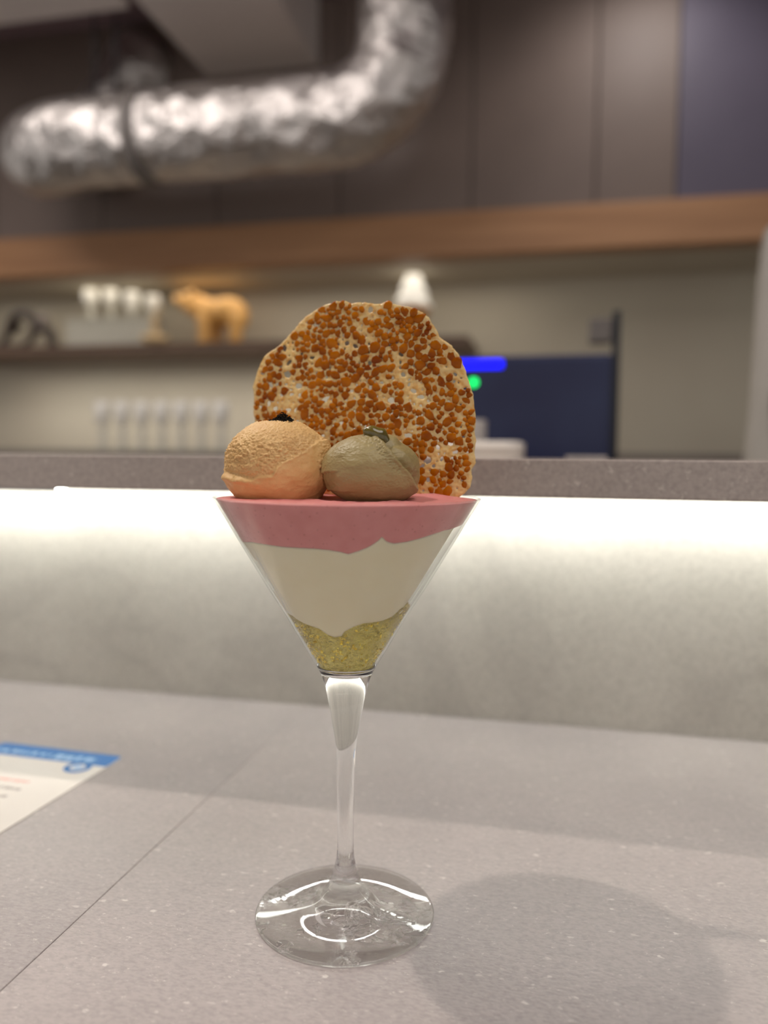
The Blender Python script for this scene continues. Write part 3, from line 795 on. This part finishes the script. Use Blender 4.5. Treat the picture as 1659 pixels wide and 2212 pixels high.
n = nt.nodes.new('ShaderNodeTexNoise'); n.inputs['Scale'].default_value = 110; n.inputs['Detail'].default_value = 3
geo = nt.nodes.new('ShaderNodeNewGeometry'); nt.links.new(geo.outputs['Position'], n.inputs['Vector'])
r = nt.nodes.new('ShaderNodeValToRGB'); e = r.color_ramp.elements
e[0].color = lin(146, 66, 0); e[0].position = 0.3; e[1].color = lin(212, 126, 8); e[1].position = 0.7
nt.links.new(n.outputs['Fac'], r.inputs['Fac']); nt.links.new(r.outputs['Color'], p.inputs['Base Color'])
p.inputs['Roughness'].default_value = 0.25; p.inputs['Specular IOR Level'].default_value = 0.15; p.inputs['Coat Weight'].default_value = 0.08; p.inputs['Coat Roughness'].default_value = 0.08
tl = nt.nodes.new('ShaderNodeBsdfTranslucent'); nt.links.new(r.outputs['Color'], tl.inputs['Color'])
mx = nt.nodes.new('ShaderNodeMixShader'); mx.inputs[0].default_value = 0.25
nt.links.new(p.outputs[0], mx.inputs[1]); nt.links.new(tl.outputs[0], mx.inputs[2]); nt.links.new(mx.outputs[0], out.inputs['Surface'])
wafer = empty('lace_wafer', (0, 0, 0), 'large round caramel lace wafer standing upright behind the two scoops', 'wafer')
MW = Matrix.Identity(4)
for i in range(3):
    MW[i][0] = ex[i]; MW[i][1] = ez[i]; MW[i][2] = en[i]; MW[i][3] = P0[i]
wafer.matrix_world = MW
mesh_obj('lace_sheet', V, FA, m_lace, wafer)
def nugget_mesh(seed, name):
    g = np.random.default_rng(seed)
    bm = bmesh.new(); bmesh.ops.create_icosphere(bm, subdivisions=2, radius=1.0)
    k = g.integers(5, 8); an = np.sort(g.uniform(0, 2 * math.pi, k)); an = np.linspace(0, 2 * math.pi, k, endpoint=False) + g.uniform(-0.35, 0.35, k)
    ds = g.uniform(0.82, 1.12, k); st = g.uniform(0.85, 1.25)
    for v in bm.verts:
        a = math.atan2(v.co.y, v.co.x); h = math.hypot(v.co.x, v.co.y)
        sup = min(dv / max(math.cos(a - av), 1e-3) if math.cos(a - av) > 0.05 else 9 for av, dv in zip(an, ds))
        sup = min(sup, 1.35)
        zz = math.copysign(abs(v.co.z) ** 0.6, v.co.z)
        v.co = Vector((math.cos(a) * h ** 0.4 * sup * st, math.sin(a) * h ** 0.4 * sup / st, zz))
    me = bpy.data.meshes.new(name); bm.to_mesh(me); bm.free()
    me.polygons.foreach_set('use_smooth', [True] * len(me.polygons)); me.materials.append(m_nug)
    return me
protos = [nugget_mesh(s, 'caramel_nugget') for s in range(8)]
nug.sort(key=lambda q: -q[2] - (0.001 if q[1] > -0.0 else 0))
rest_V = []; rest_F = []
for k, (x, y, r) in enumerate(nug):
    me = protos[k % 8]; rot = float(rng.uniform(0, 6.283)); zc = float(wave(np.array(x), np.array(y)))
    L = Matrix.Translation((x, y, zc)) @ Matrix.Rotation(rot, 4, 'Z') @ Matrix.Diagonal((r, r, 0.00095 * (0.8 + 0.4 * random.random()), 1))
    if k < 295:
        o = bpy.data.objects.new('caramel_nugget', me); col.objects.link(o); o.parent = wafer; o.matrix_local = L
    else:
        i0 = len(rest_V)
        rest_V += [tuple(L @ v.co) for v in me.vertices]; rest_F += [tuple(i0 + i for i in pl.vertices) for pl in me.polygons]
if rest_V:
    o = mesh_obj('caramel_nuggets', rest_V, rest_F, m_nug, wafer); o['kind'] = 'stuff'
print('NUGGETS', len(nug), 'HOLES', holes, 'SHEET', len(FA))

# ------------------------------------------------------------------ leaflet on the table
m_paper = mat('white_paper', lin(226, 220, 212), 0.55, noise=(20, lin(229, 223, 215), 2))
m_blue = mat('blue_print', lin(40, 112, 182), 0.5, noise=(40, lin(46, 118, 188), 2))
m_bluepale = mat('pale_blue_print', lin(150, 190, 226), 0.5, noise=(60, lin(165, 200, 230), 2))
m_greyp = mat('grey_print', lin(170, 163, 156), 0.6, noise=(60, lin(180, 172, 166), 2))
m_redp = mat('red_print', lin(222, 150, 140), 0.6, noise=(60, lin(228, 162, 150), 2))
m_darkp = mat('dark_print', lin(70, 62, 58), 0.6, noise=(60, lin(80, 72, 66), 2))
tr = onz(266, 1636); lf = empty('leaflet', (tr[0], tr[1], 0.0), 'white printed leaflet with blue header band lying on the table', 'leaflet', rotz=-TH - 0.035)
CW, CL, TK = 0.092, 0.150, 0.0006
def rounded(name, x0, x1, y0, y1, z0, z1, rad, m, parent, rc=(1, 1, 1, 1)):
    pts = []
    for (cx_, cy_, a0, use) in ((x1, y1, 0, rc[0]), (x0, y1, 90, rc[1]), (x0, y0, 180, rc[2]), (x1, y0, 270, rc[3])):
        if not use: pts.append((cx_, cy_)); continue
        sx = -1 if cx_ == x1 else 1; sy = -1 if cy_ == y1 else 1
        for k in range(7):
            a = math.radians(a0 + 15 * k); pts.append((cx_ + sx * rad + rad * math.cos(a), cy_ + sy * rad + rad * math.sin(a)))
    n = len(pts); Vv = [(x, y, z0) for x, y in pts] + [(x, y, z1) for x, y in pts]
    Fv = [tuple(range(n))[::-1], tuple(range(n, 2 * n))] + [(i, (i + 1) % n, n + (i + 1) % n, n + i) for i in range(n)]
    return mesh_obj(name, Vv, Fv, m, parent, False)
rounded('sheet', -CW, 0, -CL, 0, 0.0001, TK, 0.004, m_paper, lf)
rounded('header_band', -CW, 0, -0.0185, 0, TK, TK + 0.00005, 0.004, m_blue, lf, (1, 1, 0, 0))
def text_line(xa, xb, y, h, m, z=TK + 0.00004):
    bm = bmesh.new(); x = xa
    while x < xb:
        wd = random.uniform(0.5, 1.1) * h
        bm_box(bm, x, min(x + wd, xb), y + random.uniform(-0.1, 0.1) * h, y + h * random.uniform(0.7, 1.0), TK, z + 0.00004); x += wd + h * random.uniform(0.15, 0.6)
    return from_bm('text_line', bm, m, lf, smooth=False)
text_line(-CW + 0.006, -0.045, -0.0135, 0.0045, m_bluepale); text_line(-0.042, -0.012, -0.0150, 0.0075, m_bluepale)
rg = []
for k in range(40):
    a = 2 * math.pi * k / 40; rg.append((math.cos(a), math.sin(a)))
def disc(name, x, y, r, z1, m, rin=0.0):
    n = 40; Vv = [(x + r * c, y + r * s, z1) for c, s in rg] + [(x + rin * c, y + rin * s, z1) for c, s in rg] + [(x + r * c, y + r * s, TK) for c, s in rg]
    Fv = [(i, (i + 1) % n, n + (i + 1) % n, n + i) for i in range(n)] + [(2 * n + i, 2 * n + (i + 1) % n, (i + 1) % n, i) for i in range(n)]
    return mesh_obj(name, Vv, Fv, m, lf, False)
disc('logo_ring', -0.0165, -0.0240, 0.0085, TK + 0.00012, m_blue, 0.0048)
disc('logo_centre', -0.0165, -0.0240, 0.0030, TK + 0.00013, m_bluepale, 0.0002)
disc('print', -CW + 0.006, -0.0235, 0.006, TK + 0.00009, m_darkp, 0.0002)
text_line(-CW + 0.004, -0.030, -0.0530, 0.0030, m_redp); 
for k in range(5): text_line(-CW + 0.004, -0.026 - 0.002 * (k % 3), -0.0635 - 0.0105 * k, 0.0032, m_greyp)

# ------------------------------------------------------------------ shelf and the things on it
WS0, WS1 = 2.66, 2.925
ush = onw(1012, 745, WS0)[0]
zs_top = onw(300, 742, WS0)[1]
shelf = bbox('wall_shelf', -3.2, ush, WS0, WS1, zs_top - 0.038, zs_top, m_shelf, 0.003)
tag(shelf, 'long dark wooden wall shelf carrying the carvings behind the bar', 'shelf')
WI = 2.76
def at_shelf(x, y, wv=WI):
    u, z = onw(x, y, wv); return u, z
zst = zs_top + 0.0005
S = WI / FPX            # metres per pixel at the shelf
# carved bear
m_bear = wood('honey_wood', lin(216, 160, 84), lin(232, 182, 108), (14, 60, 60), 0.45)
m_bear_d = mat('bear_dark', lin(70, 44, 22), 0.5, noise=(60, lin(80, 50, 26), 2))
ub0 = at_shelf(462, 735)[0]
bear = empty('carved_bear', B(ub0, WI, zst), 'honey coloured wooden bear carving standing on the shelf', 'carving', rotz=-TH)
def bp_(x, y, dy=0.0): return ((x - 462) * S, dy, (735 - y) * S + 0.004)
bb = [(bp_(497, 662, 0), (46 * S, 0.06, 33 * S)), (bp_(455, 662, 0), (36 * S, 0.055, 32 * S)), (bp_(520, 672), (26 * S, 0.055, 34 * S)),
      (bp_(425, 648), (34 * S, 0.048, 26 * S)), (bp_(398, 634), (30 * S, 0.042, 19 * S)), (bp_(380, 628), (20 * S, 0.026, 11 * S)),
      (bp_(418, 622, 0.035), (9 * S, 0.012, 9 * S)), (bp_(418, 622, -0.035), (9 * S, 0.012, 9 * S))]
for (x, dy, x2) in ((448, -0.035, 450), (462, 0.035, 458), (524, -0.035, 526), (510, 0.035, 507)):
    bb.append((bp_(x, 680, dy), bp_(x2, 728, dy), 0.027, 0.021))
    bb.append((bp_(x2 - 6, 731, dy), (14 * S, 0.022, 6 * S)))
blob('body', bb, m_bear, 0.0055, bear)
blob('muzzle', [(bp_(366, 629), (5 * S, 0.012, 5 * S))], m_bear_d, 0.003, bear, 2)
for s in (-1, 1): blob('eye', [(bp_(390, 624, s * 0.037), (3 * S, 0.006, 3 * S))], m_bear_d, 0.002, bear, 1)
# carved fish in front of the bear
m_fish = wood('pale_wood', lin(196, 168, 124), lin(212, 184, 140), (20, 60, 60), 0.5)
uf = at_shelf(362, 735)[0]
fish = empty('carved_fish', B(uf, WI - 0.10, zst), 'pale wooden leaping fish carving on a rock in front of the bear', 'carving', rotz=-TH)
def fp_(x, y, dy=0.0): return ((x - 362) * S, dy, (735 - y) * S + 0.003)
blob('rock', [(fp_(350, 726), (20 * S, 0.03, 11 * S)), (fp_(376, 728), (22 * S, 0.03, 9 * S))], m_fish, 0.005, fish)
blob('fish', [(fp_(366, 722), fp_(362, 690), 0.013, 0.013), (fp_(362, 690), fp_(370, 668), 0.013, 0.006), (fp_(374, 662), (8 * S, 0.004, 6 * S))], m_fish, 0.004, fish)
# dark open carving
m_dark = wood('dark_wood', lin(44, 32, 28), lin(54, 40, 34), (14, 60, 60), 0.45)
ud = at_shelf(60, 735)[0]
dk = empty('dark_carving', B(ud, WI, zst), 'dark wooden arched carving standing on the shelf', 'carving', rotz=-TH)
def dp_(x, y, dy=0.0): return ((x - 60) * S, dy, (735 - y) * S + 0.004)
pth = [(8, 690), (16, 668), (30, 650), (52, 646), (70, 654), (80, 674), (90, 686), (108, 688), (122, 694), (126, 710), (128, 730)]
caps = [(dp_(*p), dp_(*q), 0.019, 0.019) for p, q in zip(pth[:-1], pth[1:])]
caps += [(dp_(82, 688), dp_(66, 716), 0.018, 0.013), (dp_(66, 716), dp_(50, 728), 0.013, 0.014), (dp_(20, 676, 0.03), dp_(2, 690, 0.03), 0.018, 0.012), (dp_(-30, 729), dp_(52, 729), 0.014, 0.014), (dp_(8, 690), dp_(-14, 726), 0.016, 0.014)]
blob('figure', caps, m_dark, 0.005, dk)
m_stone = mat('grey_pebble', lin(120, 110, 106), 0.5, noise=(30, lin(132, 121, 116), 3))
blob('knob', [(dp_(104, 664), (13 * S, 0.02, 15 * S)), (dp_(100, 680), (9 * S, 0.02, 10 * S))], m_stone, 0.004, dk)
# goblets on shelf and counter
m_white_glint = mat('white_glint_bowl', lin(236, 232, 222), 0.25, noise=(20, lin(240, 237, 228), 2), coat=0.4)  # bowl white paints the highlight of the clear glasses in the rear row
m_frost, nt, p = new_mat('frosted_glass')
p.inputs['Base Color'].default_value = lin(205, 202, 190); p.inputs['Roughness'].default_value = 0.35
out = nt.nodes['Material Output']; tb = nt.nodes.new('ShaderNodeBsdfTransparent'); mx = nt.nodes.new('ShaderNodeMixShader'); mx.inputs[0].default_value = 0.7
nt.links.new(tb.outputs[0], mx.inputs[1]); nt.links.new(p.outputs[0], mx.inputs[2]); nt.links.new(mx.outputs[0], out.inputs['Surface'])
def goblet(u, wv, z, hb0, hb1, rb, label, group, stem_m):
    """stemmed cup: bowl between heights hb0 and hb1"""
    e = empty('goblet', B(u, wv, z), label, 'goblet', group, rotz=-TH)
    n = 10; prf = [(0.0, hb0)]
    for k in range(1, n + 1):
        t = k / n; prf.append((rb * math.sin(math.pi * (0.08 + 0.60 * t)) ** 0.8, hb0 + (hb1 - hb0) * t))
    inn = [(r - 0.003, max(z_, hb0 + 0.004)) for r, z_ in prf[::-1] if r > 0.004] + [(0.0, hb0 + 0.004)]
    lathe('bowl', prf + inn, m_white_glint, e, 28)
    lathe('stem', [(rb * 0.55, 0.004), (rb * 0.50, 0.010), (rb * 0.42, hb0 * 0.5), (rb * 0.42, hb0 - 0.004), (rb * 0.3, hb0 - 0.0005)], stem_m, e, 24)
    lathe('foot', [(0, 0.0), (rb * 0.9, 0.0), (rb * 0.9, 0.0035), (0, 0.0038)], stem_m, e, 28)
    return e
bxu0, bxz = at_shelf(152, 735)[0], 0
boxf = empty('display_box', B(at_shelf(252, 735)[0], WI + 0.01, zst), 'low frosted display riser under the white goblets on the shelf', 'riser', rotz=-TH)
zt_box = onw(250, 690, WI)[1]
ua_, ub2 = at_shelf(160, 735)[0], at_shelf(338, 735)[0]
child_box('case', boxf, ua_, ub2, WI - 0.05, WI + 0.07, zst, zt_box - 0.006, m_frost, 0.004)
child_box('lid', boxf, ua_ - 0.004, ub2 + 0.004, WI - 0.054, WI + 0.074, zt_box - 0.0058, zt_box, m_frost, 0.002)
order = ['at the end near the dark carving', 'second from the dark carving', 'second from the wooden bear', 'at the end near the wooden bear']
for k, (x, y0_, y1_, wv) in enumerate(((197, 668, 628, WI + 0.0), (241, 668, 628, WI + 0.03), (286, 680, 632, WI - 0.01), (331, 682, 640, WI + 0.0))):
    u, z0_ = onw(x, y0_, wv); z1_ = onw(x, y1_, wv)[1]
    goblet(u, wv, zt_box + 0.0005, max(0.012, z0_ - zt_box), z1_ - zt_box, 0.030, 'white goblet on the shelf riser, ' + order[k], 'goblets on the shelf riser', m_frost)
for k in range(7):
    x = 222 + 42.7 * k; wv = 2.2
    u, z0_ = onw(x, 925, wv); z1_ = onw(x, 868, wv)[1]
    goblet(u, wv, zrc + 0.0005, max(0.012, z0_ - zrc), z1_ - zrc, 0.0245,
           'small goblet in the row of seven on the rear counter, white bowl standing for its highlight', 'row of goblets on the rear counter', m_frost)
# soft-serve cone ornament on the shelf
m_soft = mat('white_soft_serve', lin(246, 244, 238), 0.4, noise=(20, lin(248, 246, 241), 2))
m_cone = mat('waffle_cone', lin(206, 150, 84), 0.6, noise=(60, lin(190, 134, 70), 2), bump=(80, 0.002, 2))
uc, zc1 = onw(893, 572, WI); zc0 = onw(893, 668, WI)[1]
cone = empty('soft_serve_ornament', B(uc, WI, zst), 'white soft serve ornament in a tan cone on the shelf', 'ornament', rotz=-TH)
hc0 = zc0 - zst; hc1 = zc1 - zst
lathe('cone', [(0, 0), (0.030, 0), (0.032, 0.004), (0.052, hc0 - 0.012), (0.060, hc0 - 0.01), (0.061, hc0), (0, hc0 + 0.001)], m_cone, cone, 40)
prf = []; V = []; Fc = []
n1, n2 = 44, 40
for i in range(n1 + 1):
    t = i / n1; rr = 0.064 * (1 - t) ** 0.72 + 0.001
    for k in range(n2):
        a = 2 * math.pi * k / n2; r = rr * (1 + 0.09 * math.sin(a + t * 2 * math.pi * 3.4) * (1 - t)); V.append((r * math.cos(a), r * math.sin(a), hc0 + 0.0012 + (hc1 - hc0) * t))
for i in range(n1):
    for k in range(n2):
        k2 = (k + 1) % n2; Fc.append((i * n2 + k, i * n2 + k2, (i + 1) * n2 + k2, (i + 1) * n2 + k))
Fc.append(tuple(range(n2))[::-1]); Fc.append(tuple(range(n1 * n2, n1 * n2 + n2)))
mesh_obj('swirl', V, Fc, m_soft, cone)

# ------------------------------------------------------------------ terminal on the work counter
WT = 1.25
m_navy = mat('navy_plastic', lin(36, 42, 74), 0.35, noise=(12, lin(40, 47, 80), 2))
m_navy2 = mat('dark_glass_screen', lin(26, 30, 66), 0.25, noise=(6, lin(36, 44, 78), 2))
m_bluel = mat('blue_display', lin(10, 10, 200), 0.4, emit=(0.0, 0.0, 1.0, 1), es=3.2)
m_greenl = mat('green_lamp', lin(10, 200, 80), 0.4, emit=(0.0, 1.0, 0.18, 1), es=3.0)
m_blk = mat('black_plastic', lin(34, 36, 42), 0.4, noise=(20, lin(38, 40, 46), 2))
m_gbox = mat('grey_plastic', lin(104, 98, 94), 0.5, noise=(20, lin(110, 104, 100), 2))
u0t = onw(985, 860, WT)[0]; u1t = onw(1322, 860, WT)[0]; z1t = onw(1180, 766, WT)[1]
ztab = 0.0205
term = empty('sales_terminal', B((u0t + u1t) / 2, WT + 0.05, ztab), 'dark navy sales terminal with blue display and green lamp behind the bar', 'terminal', rotz=-TH)
child_box('housing', term, u0t, u1t, WT, WT + 0.03, ztab + 0.04, z1t, m_navy, 0.006)
child_box('screen', term, u0t + 0.008, u1t - 0.008, WT - 0.0015, WT - 0.0002, ztab + 0.05, z1t - 0.008, m_navy2, 0.0005)
child_box('foot', term, u0t + 0.04, u1t - 0.04, WT - 0.04, WT + 0.10, ztab, ztab + 0.02, m_blk, 0.004)
child_box('neck', term, (u0t + u1t) / 2 - 0.03, (u0t + u1t) / 2 + 0.03, WT + 0.005, WT + 0.025, ztab + 0.0205, ztab + 0.0395, m_blk, 0.003)
ua_, za_ = onw(1016, 795, WT - 0.004); ub2, zb_ = onw(1086, 778, WT - 0.004)
child_box('blue_display', term, ua_ - 0.02, ub2, WT - 0.004, WT - 0.0017, za_, zb_, m_bluel, 0.001)
ug, zg = onw(1023, 826, WT - 0.003)
gl_ = lathe('green_lamp', [(0, 0), (0.0052, 0), (0.0052, 0.0015), (0.0035, 0.0028), (0, 0.0032)], m_greenl, None, 20)
gl_.location = B(ug, WT - 0.0017, zg); gl_.rotation_euler = (math.pi / 2, 0, -TH)
bpy.context.view_layer.update(); gl_.parent = term; gl_.matrix_parent_inverse = term.matrix_world.inverted()
# thin pole with a small display head, beside the terminal
up, zp1 = onw(1333, 672, WT + 0.03); 
pole = empty('display_pole', B(up, WT + 0.03, ztab), 'thin dark pole with small grey display head beside the terminal', 'pole display', rotz=-TH)
child_box('post', pole, up - 0.006, up + 0.006, WT + 0.024, WT + 0.036, ztab + 0.008, zp1, m_blk, 0.002)
child_box('base', pole, up - 0.008, up + 0.04, WT - 0.01, WT + 0.07, ztab, ztab + 0.0075, m_blk, 0.002)
uh0 = onw(1272, 715, WT + 0.03)[0]; zh0 = onw(1300, 742, WT + 0.03)[1]; zh1 = onw(1300, 690, WT + 0.03)[1]
child_box('head', pole, uh0, up - 0.0065, WT + 0.015, WT + 0.045, zh0, zh1, m_gbox, 0.004)
# white dish and paper roll on the ledge
m_wdish = mat('white_dish', lin(236, 228, 218), 0.4, noise=(20, lin(240, 233, 224), 2))
WD = 0.86
ua_, _ = onw(905, 970, WD); ub2, _ = onw(1130, 970, WD); zd = onw(1080, 956, WD)[1]
tray = empty('white_tray', B((ua_ + ub2) / 2, WD, zlt + 0.0003), 'white rounded tray lying on the bar ledge behind the wafer', 'tray', rotz=-TH)
zh = zd - zlt
rounded('base', -(ub2 - ua_) / 2, (ub2 - ua_) / 2, -0.05, 0.05, 0.0, 0.004, 0.02, m_wdish, tray)
for nm, rr0 in (('rim', 0),):
    pts = []
    hw, hd, rad = (ub2 - ua_) / 2, 0.05, 0.02
    for (sx, sy, a0) in ((1, 1, 0), (-1, 1, 90), (-1, -1, 180), (1, -1, 270)):
        for k in range(9):
            a = math.radians(a0 + 90 * k / 8); pts.append((sx * (hw - rad) + rad * math.cos(a), sy * (hd - rad) + rad * math.sin(a), math.cos(a), math.sin(a)))
    n = len(pts); Vv = []
    for off, z_ in ((0, 0.0042), (0.0, zh - 0.001), (-0.001, zh), (-0.003, zh), (-0.004, zh - 0.001), (-0.004, 0.0042)):
        Vv += [(x + off * c, y + off * s, z_) for x, y, c, s in pts]
    Fv = [(l * n + i, l * n + (i + 1) % n, ((l + 1) % 6) * n + (i + 1) % n, ((l + 1) % 6) * n + i) for l in range(6) for i in range(n)]
    mesh_obj('rim', Vv, Fv, m_wdish, tray)
ur, zr0 = onw(1030, 908, WD + 0.11); 
m_roll = mat('grey_paper', lin(170, 164, 160), 0.6, noise=(40, lin(178, 172, 168), 2))
roll = empty('paper_roll', B(ur, WD + 0.11, zlt + 0.0003), 'pale grey paper roll standing on the ledge next to the tray', 'paper roll', rotz=-TH)
hr_ = zr0 - zlt
lathe('paper', [(0.006, 0.0), (0.0112, 0.0), (0.0116, 0.001), (0.0116, hr_ - 0.001), (0.0112, hr_), (0.006, hr_), (0.006, 0.0)], m_roll, roll, 32)
lathe('core', [(0.0050, 0.0), (0.0058, 0.0), (0.0058, hr_ - 0.0005), (0.0050, hr_ - 0.0005), (0.0050, 0.0)], m_gbox, roll, 24)
u0p, _ = onw(1222, 985, 0.80); u1p, _ = onw(1308, 985, 0.80)
pad = empty('paper_pad', B((u0p + u1p) / 2, 0.80, zlt + 0.0003), 'thin pale paper pad lying on the ledge in front of the terminal', 'paper pad', rotz=-TH)
child_box('sheets', pad, u0p, u1p, 0.77, 0.83, zlt + 0.0008, zlt + 0.0042, m_roll, 0.0005)
child_box('backing', pad, u0p, u1p, 0.77, 0.83, zlt + 0.0003, zlt + 0.0007, m_gbox)
# white machine column at the right-hand edge
m_mach = mat('white_machine', lin(168, 163, 155), 0.35, noise=(10, lin(174, 169, 161), 2))
WMM = 1.3
um, zm1 = onw(1700, 478, WMM)
mach = empty('dispenser_machine', B(um, WMM, ztab), 'white tapered dispenser machine standing at the end of the work counter', 'machine', rotz=-TH)
def rr_at(x, y): return um - onw(x, y, WMM)[0]
ph = [(1607, 985), (1617, 900), (1628, 740), (1636, 620), (1644, 540), (1652, 500)]
pr = [(0, 0), (rr_at(1607, 985) + 0.004, 0), (rr_at(1607, 985) + 0.004, 0.02)]
lathe('body', pr + [(rr_at(x, y), onw(x, y, WMM)[1] - ztab) for x, y in ph] + [(rr_at(1665, 484), zm1 - ztab - 0.004), (0, zm1 - ztab)], m_mach, mach, 48)
child_box('spout', mach, um - 0.02, um + 0.02, WMM - rr_at(1617, 900) - 0.03, WMM - rr_at(1617, 900) + 0.01, 0.26, 0.30, m_gbox, 0.004)

# ------------------------------------------------------------------ ventilation duct
WDU = 2.12
m_foil, nt, p = new_mat('crinkled_foil')
p.inputs['Base Color'].default_value = lin(206, 200, 196); p.inputs['Metallic'].default_value = 1.0; p.inputs['Roughness'].default_value = 0.30
tc = nt.nodes.new('ShaderNodeTexCoord'); v = nt.nodes.new('ShaderNodeTexVoronoi'); v.inputs['Scale'].default_value = 13; n = nt.nodes.new('ShaderNodeTexNoise'); n.inputs['Scale'].default_value = 24; n.inputs['Detail'].default_value = 4
nt.links.new(tc.outputs['Object'], v.inputs['Vector']); nt.links.new(tc.outputs['Object'], n.inputs['Vector'])
ad = nt.nodes.new('ShaderNodeMath'); ad.operation = 'ADD'; nt.links.new(v.outputs['Distance'], ad.inputs[0]); nt.links.new(n.outputs['Fac'], ad.inputs[1])
bp = nt.nodes.new('ShaderNodeBump'); bp.inputs['Distance'].default_value = 0.022; bp.inputs['Strength'].default_value = 0.75; nt.links.new(ad.outputs[0], bp.inputs['Height']); nt.links.new(bp.outputs[0], p.inputs['Normal'])
rn = nt.nodes.new('ShaderNodeMapRange'); rn.inputs['To Min'].default_value = 0.33; rn.inputs['To Max'].default_value = 0.52; nt.links.new(n.outputs['Fac'], rn.inputs['Value']); nt.links.new(rn.outputs[0], p.inputs['Roughness'])
RD = 98 * WDU / FPX
uA, zA = onw(62, 312, WDU); uB, zB = onw(760, 268, WDU); uC, zC_ = onw(875, 40, WDU)
duct = empty('ventilation_duct', B(uB, WDU, zB), 'silver foil ventilation duct bending up to the ceiling above the bar', 'duct', rotz=-TH)
zh_ = (zA + zB) / 2
ctl = [(uA + 0.16, WDU + 0.42, ZC - 0.10), (uA + 0.03, WDU + 0.30, zh_ + 0.13), (uA - 0.03, WDU + 0.13, zh_ + 0.03), (uA + 0.04, WDU + 0.03, zh_), (uA + 0.14, WDU, zh_)]
ctl += [(uA + 0.14 + (uC - 0.24 - uA - 0.14) * k / 5, WDU, zh_) for k in range(1, 6)]
ctl += [(uC - 0.13, WDU, zh_ + 0.012), (uC - 0.035, WDU, zh_ + 0.085), (uC - 0.002, WDU, zh_ + 0.20), (uC, WDU, zh_ + 0.26), (uC, WDU, ZC - 0.002)]
def catmull(P, n=10):
    P = [Vector(p) for p in P]; P = [P[0] * 2 - P[1]] + P + [P[-1] * 2 - P[-2]]; o = []
    for i in range(1, len(P) - 2):
        a, b, c, d = P[i - 1:i + 3]
        for k in range(n):
            t = k / n; o.append(0.5 * ((2 * b) + (c - a) * t + (2 * a - 5 * b + 4 * c - d) * t * t + (3 * b - a - 3 * c + d) * t ** 3))
    o.append(P[-2]); return o
path = catmull(ctl, 12)
org = Vector((uB, WDU, zB))
path_l = [q - org for q in path]
def rf(i, a):
    q = path_l[i]
    w_ = 0.030 * float(vnoise(np.array([[q.x * 9 + 40, math.cos(a) * 2 + q.z * 9, math.sin(a) * 2 + i * 0.05]]))[0])
    return 1 + w_ + 0.018 * math.sin(i * 2.1 + a)
tube('tube', path_l, RD, m_foil, duct, 48, rf)
i_s = min(range(len(path)), key=lambda i: abs(path[i].x - onw(325, 290, WDU)[0]) + abs(path[i].z - zh_))
tube('strap', [path_l[i_s] + Vector((-0.02, 0, 0)), path_l[i_s] + Vector((-0.0199, 0, 0)), path_l[i_s] + Vector((0.0199, 0, 0)), path_l[i_s] + Vector((0.02, 0, 0))], [RD * 1.0, RD * 1.06, RD * 1.06, RD * 1.0], m_gbox, duct, 40)
for x in (205, 250):
    uu, _z = onw(x, 150, WDU)
    tube('hanger_rod', [(uu - uB, 0, zh_ - zB + RD * 0.96), (uu - uB, 0, ZC - 0.001 - zB)], 0.004, m_blk, duct, 10)
